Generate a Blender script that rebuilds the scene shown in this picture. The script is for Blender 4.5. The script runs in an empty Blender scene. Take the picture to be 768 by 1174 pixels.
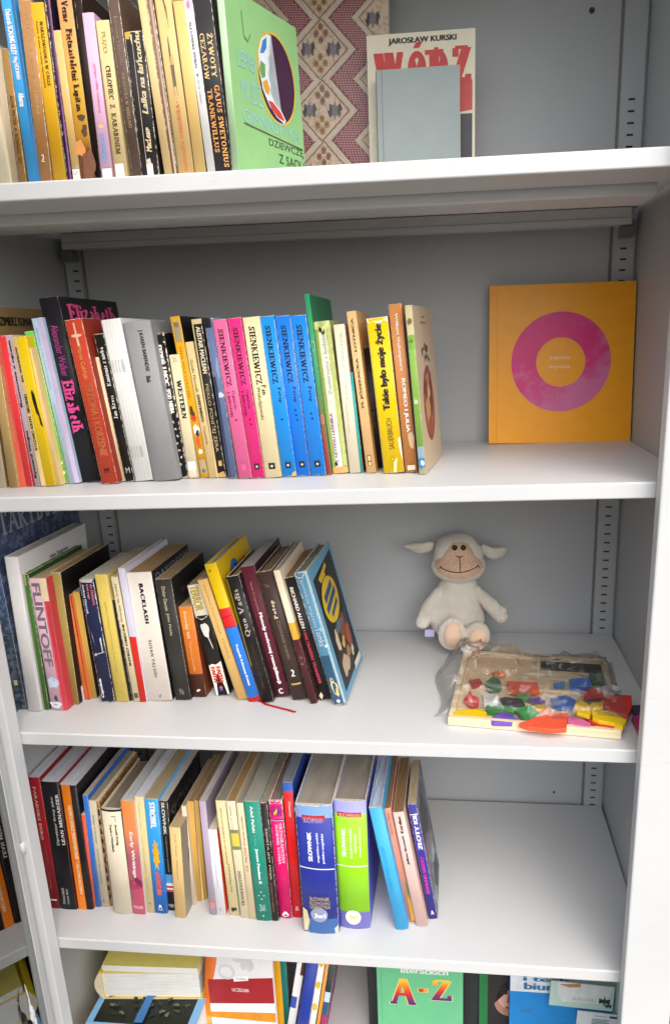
import bpy, bmesh, math, random
import numpy as np
from mathutils import Matrix, Vector, noise
from mathutils.bvhtree import BVHTree

C = bpy.context.scene
COL = C.collection
random.seed(7)

# ------------------------------------------------------------------ camera
S = 0.92                                   # inner width of the cabinet in metres
F_PX, PPX, PPY, IMG_W, IMG_H = 816.6, 384 + 53.3, 587 + 23.4, 768.0, 1174.0
CAM = np.array([0.7016, -0.9027, 1.1785]) * S
RA, RB, RC = -0.2655, 0.0300, 0.1073
def _rot():
    a, b, c = RA, RB, RC
    rx = np.array([[1,0,0],[0,math.cos(a),-math.sin(a)],[0,math.sin(a),math.cos(a)]])
    ry = np.array([[math.cos(b),0,math.sin(b)],[0,1,0],[-math.sin(b),0,math.cos(b)]])
    rz = np.array([[math.cos(c),-math.sin(c),0],[math.sin(c),math.cos(c),0],[0,0,1]])
    return rz @ rx @ ry
RM = _rot()
cam_d = bpy.data.cameras.new('camera')
cam = bpy.data.objects.new('camera', cam_d); COL.objects.link(cam)
m = Matrix(((RM[0,0], RM[0,2], -RM[0,1]), (RM[1,0], RM[1,2], -RM[1,1]), (RM[2,0], RM[2,2], -RM[2,1]))).to_4x4()
m.translation = Vector(CAM)
cam.matrix_world = m
cam_d.sensor_fit = 'VERTICAL'; cam_d.sensor_height = 36; cam_d.sensor_width = 36
cam_d.lens = F_PX / IMG_H * 36
cam_d.shift_x = -(PPX - 384) / IMG_H
cam_d.shift_y = (PPY - 587) / IMG_H
cam_d.clip_start = 0.01; cam_d.clip_end = 2000
C.camera = cam

# ------------------------------------------------------------------ light
SUN_EL, SUN_AZ = math.radians(47), math.radians(25)      # azimuth measured from -Y (in front) towards +X
world = bpy.data.worlds.new('World'); C.world = world; world.use_nodes = True
wn = world.node_tree
sky = wn.nodes.new('ShaderNodeTexSky'); sky.sky_type = 'NISHITA'; sky.sun_disc = False
sky.sun_elevation = SUN_EL; sky.sun_rotation = math.pi - SUN_AZ
sky.dust_density = 3.0; sky.air_density = 1.0; sky.ozone_density = 0.6
bg = wn.nodes['Background']; bg.inputs['Strength'].default_value = 0.14
hsv = wn.nodes.new('ShaderNodeHueSaturation'); hsv.inputs['Saturation'].default_value = .45     # hazy, whitish sky
wn.links.new(sky.outputs[0], hsv.inputs['Color']); wn.links.new(hsv.outputs[0], bg.inputs['Color'])
sun_d = bpy.data.lights.new('sun', 'SUN'); sun_d.energy = 1.0; sun_d.angle = math.radians(80); sun_d.color = (1, .96, .90)
sun = bpy.data.objects.new('sun', sun_d); COL.objects.link(sun)
sdir = Vector((math.sin(SUN_AZ)*math.cos(SUN_EL), -math.cos(SUN_AZ)*math.cos(SUN_EL), math.sin(SUN_EL)))
sun.rotation_euler = sdir.to_track_quat('Z', 'Y').to_euler()
sun.location = sdir * 6
C.view_settings.view_transform = 'Standard'; C.view_settings.look = 'None'
C.view_settings.exposure = 0.90; C.view_settings.gamma = 1.0

# ------------------------------------------------------------------ measuring helpers: photo pixel -> point on a plane of the cabinet
def ray(px, py):
    d = RM @ np.array([(px - PPX) / F_PX, 1.0, -(py - PPY) / F_PX])
    return CAM, d
def at_z(px, py, z):
    o, d = ray(px, py); k = (z - o[2]) / d[2]; return Vector(o + k * d)
def at_y(px, py, y):
    o, d = ray(px, py); k = (y - o[1]) / d[1]; return Vector(o + k * d)
def at_x(px, py, x):
    o, d = ray(px, py); k = (x - o[0]) / d[0]; return Vector(o + k * d)
def to_px(p):
    d = RM.T @ (np.array(p) - CAM); return PPX + F_PX * d[0] / d[1], PPY - F_PX * d[2] / d[1]

# ------------------------------------------------------------------ cabinet dimensions
W, D, T = S, 0.4116 * S, 0.0212 * S
ZA, ZB, ZC, ZD = 1.3757 * S, 0.9891 * S, 0.6176 * S, 0.2351 * S
ZE = ZD - 0.385
SLOPE_B = 2 * 0.0081 / 1.0                 # second shelf hangs a little higher at its right end
def zb_at(x): return ZB + (-0.0081 + 0.0162 * x / S) * S
FY = -0.026                                # front plane of the uprights
GROUND = ZE - 0.12

# ------------------------------------------------------------------ materials
def lin(h, k=1.0):
    if isinstance(h, str):
        h = h.lstrip('#'); v = [int(h[i:i+2], 16) / 255 for i in (0, 2, 4)]
    else: v = list(h)
    return tuple(k * (c / 12.92 if c <= .04045 else ((c + .055) / 1.055) ** 2.4) for c in v) + (1.0,)
_mats = {}
def ink(h, k=1.22):
    v = lin(h); k = max(1.0, min(k, .80 / max(max(v[:3]), .01))); return tuple(c * k for c in v[:3]) + (1.0,)
def new_mat(name):
    mt = bpy.data.materials.new(name); mt.use_nodes = True
    return mt, mt.node_tree, mt.node_tree.nodes['Principled BSDF']
def nd(nt, t, **kw):
    n = nt.nodes.new(t)
    for k, v in kw.items():
        if hasattr(n, k): setattr(n, k, v)
        else: n.inputs[k].default_value = v
    return n
def metal_mat(name, col, rough=.42, dirt=.06):
    if name in _mats: return _mats[name]
    mt, nt, p = new_mat(name)
    tc = nd(nt, 'ShaderNodeTexCoord')
    n1 = nd(nt, 'ShaderNodeTexNoise', Scale=7.0, Detail=6.0, Roughness=.6)
    n2 = nd(nt, 'ShaderNodeTexNoise', Scale=420.0, Detail=2.0)
    n3 = nd(nt, 'ShaderNodeTexNoise', Scale=130.0, Detail=3.0)
    nt.links.new(tc.outputs['Object'], n1.inputs['Vector']); nt.links.new(tc.outputs['Object'], n2.inputs['Vector']); nt.links.new(tc.outputs['Object'], n3.inputs['Vector'])
    cr = nd(nt, 'ShaderNodeValToRGB')
    cr.color_ramp.elements[0].position = .3; cr.color_ramp.elements[0].color = tuple(c * (1 - dirt) for c in col[:3]) + (1,)
    cr.color_ramp.elements[1].position = .7; cr.color_ramp.elements[1].color = col
    nt.links.new(n1.outputs['Fac'], cr.inputs['Fac'])
    spot = nd(nt, 'ShaderNodeValToRGB'); spot.color_ramp.elements[0].position = .74; spot.color_ramp.elements[0].color = (0,0,0,1)
    spot.color_ramp.elements[1].position = .80; spot.color_ramp.elements[1].color = (1,1,1,1)
    nt.links.new(n3.outputs['Fac'], spot.inputs['Fac'])
    mx = nd(nt, 'ShaderNodeMix', data_type='RGBA')
    mx.inputs['B'].default_value = (.32, .28, .22, 1)
    ml = nd(nt, 'ShaderNodeMath', operation='MULTIPLY'); ml.inputs[1].default_value = .35
    nt.links.new(spot.outputs['Color'], ml.inputs[0]); nt.links.new(ml.outputs[0], mx.inputs['Factor'])
    nt.links.new(cr.outputs['Color'], mx.inputs['A']); nt.links.new(mx.outputs['Result'], p.inputs['Base Color'])
    mr = nd(nt, 'ShaderNodeMapRange'); mr.inputs['To Min'].default_value = rough - .08; mr.inputs['To Max'].default_value = rough + .12
    nt.links.new(n1.outputs['Fac'], mr.inputs['Value']); nt.links.new(mr.outputs[0], p.inputs['Roughness'])
    mp5 = nd(nt, 'ShaderNodeMapping'); mp5.inputs['Scale'].default_value = (9, 70, 30); mp5.inputs['Rotation'].default_value = (.2, .1, .6)
    n5 = nd(nt, 'ShaderNodeTexNoise', Scale=2.2, Detail=6.0, Roughness=.75); nt.links.new(tc.outputs['Object'], mp5.inputs['Vector']); nt.links.new(mp5.outputs[0], n5.inputs['Vector'])
    c5 = nd(nt, 'ShaderNodeMapRange'); c5.inputs['From Min'].default_value = .62; c5.inputs['From Max'].default_value = .74; c5.inputs['To Max'].default_value = .24
    nt.links.new(n5.outputs['Fac'], c5.inputs['Value'])
    m5 = nd(nt, 'ShaderNodeMix', data_type='RGBA'); m5.inputs['B'].default_value = (.30, .29, .27, 1)
    nt.links.new(c5.outputs[0], m5.inputs['Factor']); nt.links.new(mx.outputs['Result'], m5.inputs['A']); nt.links.new(m5.outputs['Result'], p.inputs['Base Color'])
    bp = nd(nt, 'ShaderNodeBump', Strength=.06, Distance=.0006)
    nt.links.new(n2.outputs['Fac'], bp.inputs['Height']); nt.links.new(bp.outputs[0], p.inputs['Normal'])
    _mats[name] = mt
    return mt
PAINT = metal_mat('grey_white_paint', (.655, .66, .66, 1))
PAINT_SHADED = metal_mat('shaded_inner_paint', (.455, .468, .48, 1), .5)  # the cabinet paint again, darkened for the shade inside
HOLE_SHADE = metal_mat('hole_shade', (.03, .03, .032, 1), .5, .2)  # near-black colour standing for shade inside slots and holes

def flat(col, rough=.5, sheen=0, name=None, var=.10):
    """printed ink, plastic or plain paint with a little unevenness"""
    key = ('flat', col, rough, sheen, var)
    if key in _mats: return _mats[key]
    mt, nt, p = new_mat(name or 'ink'); c = lin(col)
    tc = nd(nt, 'ShaderNodeTexCoord'); n = nd(nt, 'ShaderNodeTexNoise', Scale=60.0, Detail=4.0)
    nt.links.new(tc.outputs['Object'], n.inputs['Vector'])
    cr = nd(nt, 'ShaderNodeValToRGB')
    cr.color_ramp.elements[0].position = .3; cr.color_ramp.elements[0].color = tuple(v * (1 - var) for v in c[:3]) + (1,)
    cr.color_ramp.elements[1].position = .7; cr.color_ramp.elements[1].color = tuple(min(1, v * (1 + var * .5)) for v in c[:3]) + (1,)
    nt.links.new(n.outputs['Fac'], cr.inputs['Fac']); nt.links.new(cr.outputs['Color'], p.inputs['Base Color'])
    p.inputs['Roughness'].default_value = rough
    if sheen: p.inputs['Sheen Weight'].default_value = sheen
    _mats[key] = mt
    return mt

def cover_mat(col, wear=.35, rough=.38, mottle=None, smooth=False, board=False, dim=(.02, .2)):
    """printed cover: one colour or a list of (height from foot 0..1, colour); paper shows through at rubbed edges"""
    key = ('cover', str(col), wear, rough, str(mottle), smooth, board, dim)
    if key in _mats: return _mats[key]
    mt, nt, p = new_mat('book_cover')
    tc = nd(nt, 'ShaderNodeTexCoord'); sx = nd(nt, 'ShaderNodeSeparateXYZ')
    nt.links.new(tc.outputs['Generated'], sx.inputs[0])
    n1 = nd(nt, 'ShaderNodeTexNoise', Scale=34.0, Detail=6.0, Roughness=.65)
    nt.links.new(tc.outputs['Object'], n1.inputs['Vector'])
    if isinstance(col, str):
        base = nd(nt, 'ShaderNodeRGB'); base.outputs[0].default_value = ink(col); bo = base.outputs[0]
    else:
        cr = nd(nt, 'ShaderNodeValToRGB'); cr.color_ramp.interpolation = 'LINEAR' if smooth else 'CONSTANT'
        el = cr.color_ramp.elements
        while len(el) > 1: el.remove(el[0])
        el[0].position = col[0][0]; el[0].color = ink(col[0][1])
        for z, c in col[1:]:
            e = el.new(z); e.color = ink(c)
        nt.links.new(sx.outputs['Z'], cr.inputs['Fac']); bo = cr.outputs['Color']
    if mottle:
        n4 = nd(nt, 'ShaderNodeTexNoise', Scale=mottle[1], Detail=5.0, Roughness=.7)
        nt.links.new(tc.outputs['Object'], n4.inputs['Vector'])
        c4 = nd(nt, 'ShaderNodeValToRGB'); c4.color_ramp.elements[0].position = .47; c4.color_ramp.elements[1].position = .60
        nt.links.new(n4.outputs['Fac'], c4.inputs['Fac'])
        m4 = nd(nt, 'ShaderNodeMix', data_type='RGBA'); m4.inputs['B'].default_value = lin(mottle[0])
        nt.links.new(c4.outputs['Color'], m4.inputs['Factor']); nt.links.new(bo, m4.inputs['A']); bo = m4.outputs['Result']
    # slight ink variation
    hs = nd(nt, 'ShaderNodeHueSaturation'); mr = nd(nt, 'ShaderNodeMapRange')
    mr.inputs['To Min'].default_value = .86; mr.inputs['To Max'].default_value = 1.08
    nt.links.new(n1.outputs['Fac'], mr.inputs['Value']); nt.links.new(mr.outputs[0], hs.inputs['Value']); nt.links.new(bo, hs.inputs['Color'])
    # rubbed edges
    def edge(o):
        a = nd(nt, 'ShaderNodeMath', operation='SUBTRACT'); a.inputs[0].default_value = 1; nt.links.new(o, a.inputs[1])
        b = nd(nt, 'ShaderNodeMath', operation='MINIMUM'); nt.links.new(o, b.inputs[0]); nt.links.new(a.outputs[0], b.inputs[1]); return b.outputs[0]
    ex = nd(nt, 'ShaderNodeMath', operation='MULTIPLY'); ex.inputs[1].default_value = dim[0]; nt.links.new(edge(sx.outputs['Y' if board else 'X']), ex.inputs[0])
    eh_ = nd(nt, 'ShaderNodeMath', operation='MULTIPLY'); eh_.inputs[1].default_value = dim[1]; nt.links.new(edge(sx.outputs['Z']), eh_.inputs[0]); eh = eh_.outputs[0]
    mn = nd(nt, 'ShaderNodeMath', operation='MINIMUM'); nt.links.new(ex.outputs[0], mn.inputs[0]); nt.links.new(eh, mn.inputs[1])
    n2 = nd(nt, 'ShaderNodeTexNoise', Scale=170.0, Detail=5.0, Roughness=.7)
    nt.links.new(tc.outputs['Object'], n2.inputs['Vector'])
    sb = nd(nt, 'ShaderNodeMapRange'); sb.inputs['From Min'].default_value = .42; sb.inputs['From Max'].default_value = .78
    sb.inputs['To Min'].default_value = 0.0; sb.inputs['To Max'].default_value = .0021 * wear
    nt.links.new(n2.outputs['Fac'], sb.inputs['Value'])
    lt = nd(nt, 'ShaderNodeMath', operation='LESS_THAN'); nt.links.new(mn.outputs[0], lt.inputs[0]); nt.links.new(sb.outputs[0], lt.inputs[1])
    mx = nd(nt, 'ShaderNodeMix', data_type='RGBA'); mx.inputs['B'].default_value = lin('#d8cdb8')
    nt.links.new(lt.outputs[0], mx.inputs['Factor']); nt.links.new(hs.outputs[0], mx.inputs['A'])
    nt.links.new(mx.outputs['Result'], p.inputs['Base Color'])
    p.inputs['Roughness'].default_value = rough + .04; p.inputs['Specular IOR Level'].default_value = .32
    bp = nd(nt, 'ShaderNodeBump', Strength=.10, Distance=.0012); nt.links.new(n1.outputs['Fac'], bp.inputs['Height']); nt.links.new(bp.outputs[0], p.inputs['Normal'])
    _mats[key] = mt
    return mt

def page_mat(col):
    key = ('page', col)
    if key in _mats: return _mats[key]
    mt, nt, p = new_mat('page_edges')
    tc = nd(nt, 'ShaderNodeTexCoord'); mp = nd(nt, 'ShaderNodeMapping'); mp.inputs['Scale'].default_value = (2600, 14, 14)
    nt.links.new(tc.outputs['Object'], mp.inputs['Vector'])
    n = nd(nt, 'ShaderNodeTexNoise', Scale=1.0, Detail=3.0); nt.links.new(mp.outputs[0], n.inputs['Vector'])
    n2 = nd(nt, 'ShaderNodeTexNoise', Scale=22.0, Detail=3.0); nt.links.new(tc.outputs['Object'], n2.inputs['Vector'])
    ad = nd(nt, 'ShaderNodeMath', operation='MULTIPLY_ADD'); ad.inputs[1].default_value = .3; nt.links.new(n2.outputs['Fac'], ad.inputs[0]); nt.links.new(n.outputs['Fac'], ad.inputs[2])
    cr = nd(nt, 'ShaderNodeValToRGB'); c = lin(col)
    cr.color_ramp.elements[0].position = .42; cr.color_ramp.elements[0].color = tuple(v * .68 for v in c[:3]) + (1,)
    cr.color_ramp.elements[1].position = .74; cr.color_ramp.elements[1].color = tuple(min(.85, v * 1.12) for v in c[:3]) + (1,)
    nt.links.new(ad.outputs[0], cr.inputs['Fac']); nt.links.new(cr.outputs['Color'], p.inputs['Base Color'])
    p.inputs['Roughness'].default_value = .85
    bp = nd(nt, 'ShaderNodeBump', Strength=.25, Distance=.0006); nt.links.new(n.outputs['Fac'], bp.inputs['Height']); nt.links.new(bp.outputs[0], p.inputs['Normal'])
    _mats[key] = mt
    return mt

# ------------------------------------------------------------------ object helpers
def link(name, me, mats=(), parent=None):
    for mt in mats: me.materials.append(mt)
    o = bpy.data.objects.new(name, me); COL.objects.link(o)
    if parent is not None: o.parent = parent
    return o
def from_bm(name, bm, mats, parent=None, smooth=False):
    me = bpy.data.meshes.new(name); bmesh.ops.recalc_face_normals(bm, faces=bm.faces); bm.to_mesh(me); bm.free()
    if smooth:
        for pl in me.polygons: pl.use_smooth = True
    return link(name, me, mats if isinstance(mats, (list, tuple)) else [mats], parent)
def tag(o, label, cat, group=None, kind=None):
    if label: o['label'] = label
    if cat: o['category'] = cat
    if group: o['group'] = group
    if kind: o['kind'] = kind
    return o
def thing(name, label, cat, mtx=None, group=None):
    o = bpy.data.objects.new(name, None); COL.objects.link(o); o.empty_display_size = .02
    if mtx is not None: o.matrix_world = mtx
    return tag(o, label, cat, group)
def add_box(bm, x0, y0, z0, x1, y1, z1, bevel=0, mi=0):
    r = bmesh.ops.create_cube(bm, size=1)
    vs = r['verts']
    for v in vs:
        v.co = Vector((x0 + (v.co.x + .5) * (x1 - x0), y0 + (v.co.y + .5) * (y1 - y0), z0 + (v.co.z + .5) * (z1 - z0)))
    fs = list({f for v in vs for f in v.link_faces})
    for f in fs: f.material_index = mi
    if bevel:
        es = list({e for v in vs for e in v.link_edges})
        bmesh.ops.bevel(bm, geom=es, offset=bevel, segments=2, affect='EDGES', profile=.5)
    return vs
def add_prism(bm, pts, h, mi=0):
    """pts: list of 3-D points of the base; h: extrusion vector"""
    a = [bm.verts.new(p) for p in pts]; b = [bm.verts.new(Vector(p) + h) for p in pts]; n = len(pts)
    fs = [bm.faces.new(a), bm.faces.new(list(reversed(b)))]
    for i in range(n): fs.append(bm.faces.new((a[i], a[(i+1) % n], b[(i+1) % n], b[i])))
    for f in fs: f.material_index = mi
def tube(bm, pts, r, n=8, mi=0):
    rings = []
    pts = [Vector(p) for p in pts]
    for i, p in enumerate(pts):
        t = (pts[min(i+1, len(pts)-1)] - pts[max(i-1, 0)]).normalized()
        u = t.cross(Vector((0, 0, 1)));  u = u if u.length > .01 else t.cross(Vector((1, 0, 0))); u.normalize(); w = t.cross(u)
        rr = r[i] if isinstance(r, (list, tuple)) else r
        rings.append([bm.verts.new(p + rr * (math.cos(2*math.pi*k/n) * u + math.sin(2*math.pi*k/n) * w)) for k in range(n)])
    for a, b in zip(rings, rings[1:]):
        for k in range(n):
            f = bm.faces.new((a[k], a[(k+1) % n], b[(k+1) % n], b[k])); f.material_index = mi
    for rg in (rings[0], rings[-1]):
        f = bm.faces.new(rg); f.material_index = mi

# ------------------------------------------------------------------ lettering
_tc = bpy.data.curves.new('lettering', 'FONT'); _to = bpy.data.objects.new('lettering', _tc); COL.objects.link(_to)
def glyphs(s, bold=0, shear=0, space=1.0):
    _tc.body = s; _tc.size = 1; _tc.offset = 0; _tc.shear = shear; _tc.resolution_u = 6; _tc.space_character = space; _tc.fill_mode = 'FRONT'
    bpy.context.view_layer.update()
    dg = bpy.context.evaluated_depsgraph_get()
    me = bpy.data.meshes.new_from_object(_to.evaluated_get(dg))
    me.materials.clear()
    co = np.empty(len(me.vertices) * 3); me.vertices.foreach_get('co', co); co = co.reshape(-1, 3)
    lo, hi = co.min(0), co.max(0)
    if bold > .012:                         # heavier weight: the letter laid down several times, slightly shifted
        src = me; nv = len(co); offs = [(0, 0), (bold*1.6, 0), (-bold*1.6, 0), (bold*.8, bold*.7), (-bold*.8, -bold*.7)]
        base = co.copy(); base[:,2] = 0; polys = [tuple(p_.vertices) for p_ in src.polygons]
        co = np.concatenate([base + np.array([dx, dy, k * 8e-6]) for k, (dx, dy) in enumerate(offs)])
        zz = co[:,2].copy(); fs = [tuple(v_ + k * nv for v_ in p_) for k in range(len(offs)) for p_ in polys]
        me = bpy.data.meshes.new('title'); me.from_pydata([tuple(c) for c in co], [], fs); bpy.data.meshes.remove(src)
        lo, hi = co.min(0), co.max(0); co = (co - lo) / np.maximum(hi - lo, 1e-6); co[:,2] = zz
        return me, co
    co = (co - lo) / np.maximum(hi - lo, 1e-6); co[:,2] = 0
    return me, co

# serif letters drawn as strokes (cap height 1, x-height .66): V stem, H hairline, D diagonal, E elliptic arc, B small serif, O dot
_K, _k = .18, .115
def _gl():
    P = math.pi
    V = lambda x, y0=0, y1=1, s='bt': ('V', x, y0, y1, s)
    H = lambda x0, x1, y: ('H', x0, x1, y)
    Dg = lambda x0, y0, x1, y1, w: ('D', x0, y0, x1, y1, w)
    A = lambda cx, cy, rx, ry, a0, a1: ('E', cx, cy, rx, ry, a0 * P, a1 * P)
    T = lambda x, y0, y1: ('D', x, y0, x, y1, _k)            # thin upright tick
    Bs = lambda x, y: ('B', x, y)
    g = {
     'A': (.78, [Dg(.08,0,.38,1,_k), Dg(.68,0,.40,1,_K), H(.18,.58,.34), Bs(.08,0), Bs(.68,0)]),
     'B': (.66, [V(.16), A(.30,.75,.24,.25,-.5,.5), A(.32,.26,.28,.26,-.5,.5), H(.16,.32,.97), H(.16,.34,.51), H(.16,.34,.0)]),
     'C': (.70, [A(.40,.5,.34,.5,.25,1.75), T(.66,.68,1)]),
     'D': (.76, [V(.16), A(.30,.5,.38,.5,-.5,.5), H(.16,.32,.965), H(.16,.32,0)]),
     'E': (.62, [V(.16), H(.16,.56,.965), H(.16,.44,.49), H(.16,.58,0), T(.55,.78,1), T(.43,.38,.62), T(.57,0,.24)]),
     'F': (.58, [V(.16), H(.16,.54,.965), H(.16,.44,.49), T(.53,.78,1), T(.43,.38,.62)]),
     'G': (.76, [A(.40,.5,.34,.5,.25,1.8), T(.66,.70,1), ('V', .62, 0, .42, 't')]),
     'H': (.80, [V(.16), V(.64), H(.16,.64,.48)]),
     'I': (.34, [V(.17)]),
     'J': (.44, [('V', .26, .12, 1, 't'), A(.12,.14,.18,.16,1.1,2)]),
     'K': (.76, [V(.16), Dg(.22,.42,.62,1,_k), Dg(.30,.55,.64,0,_K), Bs(.66,0), Bs(.62,1)]),
     'L': (.58, [V(.16), H(.16,.56,0), T(.55,0,.28)]),
     'M': (.94, [Dg(.12,0,.14,1,_k), Dg(.20,1,.46,0,_K), Dg(.46,0,.72,1,_k), V(.78), Bs(.12,0), Bs(.13,1)]),
     'N': (.80, [Dg(.14,0,.14,1,_k), Dg(.18,1,.64,0,_K), Dg(.66,0,.66,1,_k), Bs(.14,0), Bs(.12,1), Bs(.66,1)]),
     'O': (.78, [A(.39,.5,.35,.5,0,2)]),
     'P': (.62, [V(.16), A(.30,.73,.26,.27,-.5,.5), H(.16,.32,.965), H(.16,.32,.46)]),
     'Q': (.78, [A(.39,.5,.35,.5,0,2), Dg(.40,.12,.66,-.2,_K)]),
     'R': (.72, [V(.16), A(.30,.74,.25,.26,-.5,.5), H(.16,.32,.965), H(.16,.34,.48), Dg(.34,.48,.62,0,_K), Bs(.64,0)]),
     'S': (.56, [A(.28,.74,.21,.26,.25,1.5), A(.28,.25,.22,.25,-.5,.5), A(.28,.25,.22,.25,-.9,-.5), Dg(.24,.52,.34,.46,.3), T(.46,.72,1), T(.08,0,.28)]),
     'T': (.68, [V(.34,0,1,'b'), H(.05,.63,.965), T(.06,.76,1), T(.62,.76,1)]),
     'U': (.76, [('V', .17, .25, 1, 't'), A(.38,.28,.22,.28,1,2), Dg(.60,.25,.60,1,_k), Bs(.60,1)]),
     'V': (.74, [Dg(.10,1,.36,0,_K), Dg(.38,0,.64,1,_k), Bs(.12,1), Bs(.64,1)]),
     'W': (1.04, [Dg(.10,1,.30,0,_K), Dg(.32,0,.50,1,_k), Dg(.48,1,.70,0,_K), Dg(.72,0,.92,1,_k), Bs(.12,1), Bs(.50,1), Bs(.92,1)]),
     'X': (.74, [Dg(.12,1,.60,0,_K), Dg(.10,0,.62,1,_k), Bs(.12,1), Bs(.60,0), Bs(.62,1), Bs(.10,0)]),
     'Y': (.72, [Dg(.10,1,.34,.45,_K), Dg(.36,.45,.60,1,_k), ('V', .35, 0, .46, 'b'), Bs(.12,1), Bs(.60,1)]),
     'Z': (.64, [Dg(.08,0,.50,1,_K), H(.08,.56,.965), H(.06,.58,0), T(.10,.76,1), T(.57,0,.26)]),
     'a': (.50, [('V', .36, 0, .5, 'b'), A(.26,.48,.15,.18,0,.9), A(.22,.17,.15,.17,.4,1.9)]),
     'b': (.56, [('V', .12, 0, 1, 't'), A(.29,.32,.19,.32,-.6,.6)]),
     'c': (.46, [A(.26,.33,.19,.33,.25,1.75)]), 'd': (.56, [V(.42), A(.25,.32,.19,.32,.4,1.6)]),
     'e': (.50, [A(.26,.33,.20,.33,0,1.72), H(.10,.44,.36)]),
     'g': (.54, [A(.25,.34,.18,.30,0,2), ('V', .42, -.1, .64, 't'), A(.25,-.1,.2,.16,1,2)]),
     'h': (.60, [V(.13), A(.30,.42,.17,.24,0,.8), ('V', .45, 0, .44, 'b')]),
     'i': (.28, [V(.14,0,.64), ('O', .14, .85)]), 'j': (.28, [('V', .14, -.1, .64, 't'), ('O', .14, .85)]),
     'k': (.58, [V(.13), Dg(.18,.28,.44,.64,_k), Dg(.24,.36,.46,0,_K), Bs(.48,0)]),
     'l': (.28, [V(.14)]), 'm': (.88, [V(.12,0,.64), A(.28,.42,.16,.24,0,.8), ('V', .42, 0, .44, 'b'), A(.58,.42,.16,.24,0,.8), ('V', .73, 0, .44, 'b')]),
     'n': (.60, [V(.13,0,.64), A(.30,.42,.17,.24,0,.8), ('V', .45, 0, .44, 'b')]), 'o': (.54, [A(.27,.33,.21,.33,0,2)]),
     'p': (.56, [V(.13,-.28,.64), A(.29,.33,.19,.32,-.6,.6)]), 'r': (.44, [V(.13,0,.64), A(.32,.42,.17,.22,.3,.85), ('O', .38, .54)]),
     's': (.42, [A(.21,.49,.14,.16,.2,1.5), A(.21,.16,.15,.17,-.9,.5), Dg(.17,.36,.25,.28,.22)]),
     't': (.38, [('V', .15, .1, .86, ''), H(.02,.34,.60), A(.25,.12,.12,.12,1,1.8)]), 'u': (.60, [('V', .14, .2, .64, 't'), A(.29,.22,.16,.22,1,2), V(.45,0,.64)]),
     'w': (.80, [Dg(.08,.64,.24,0,_K), Dg(.25,0,.38,.64,_k), Dg(.38,.64,.54,0,_K), Dg(.55,0,.70,.64,_k), Bs(.08,.64), Bs(.70,.64)]),
     'y': (.56, [Dg(.08,.64,.27,0,_K), Dg(.20,-.28,.46,.64,_k), Bs(.08,.64), Bs(.46,.64)]),
     'z': (.48, [Dg(.06,0,.34,.64,_K), H(.06,.42,.60), H(.05,.43,0)]),
     'v': (.56, [Dg(.08,.64,.27,0,_K), Dg(.28,0,.46,.64,_k), Bs(.08,.64), Bs(.46,.64)]),
     '2': (.54, [A(.26,.72,.20,.28,-.2,.9), Dg(.08,.02,.40,.62,_K), H(.06,.50,0)]), '·': (.30, [('O', .15, .4)]), '.': (.22, [('O', .11, .05)]), '-': (.40, [H(.06,.34,.36)]), ' ': (.34, []),
    }
    acc = lambda x, y=1.08: Dg(x - .02, y, x + .10, y + .16, .12)
    g['Ó'] = (g['O'][0], g['O'][1] + [acc(.39)]); g['ó'] = (g['o'][0], g['o'][1] + [acc(.27, .74)]); g['Ż'] = (g['Z'][0], g['Z'][1] + [('O', .32, 1.16)]); g['ż'] = (g['z'][0], g['z'][1] + [('O', .24, .84)])
    g['Ł'] = (g['L'][0], g['L'][1] + [Dg(.02,.38,.34,.62,.12)]); g['ł'] = (.32, g['l'][1] + [Dg(.0,.42,.28,.62,.10)]); g['Ń'] = (g['N'][0], g['N'][1] + [acc(.40)])
    og = lambda x: A(x, -.10, .09, .11, .5, 1.7)
    g['Ę'] = (g['E'][0], g['E'][1] + [og(.5)]); g['ę'] = (g['e'][0], g['e'][1] + [og(.36)]); g['ń'] = (g['n'][0], g['n'][1] + [acc(.28, .74)])
    return g
_GL = _gl()
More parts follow.
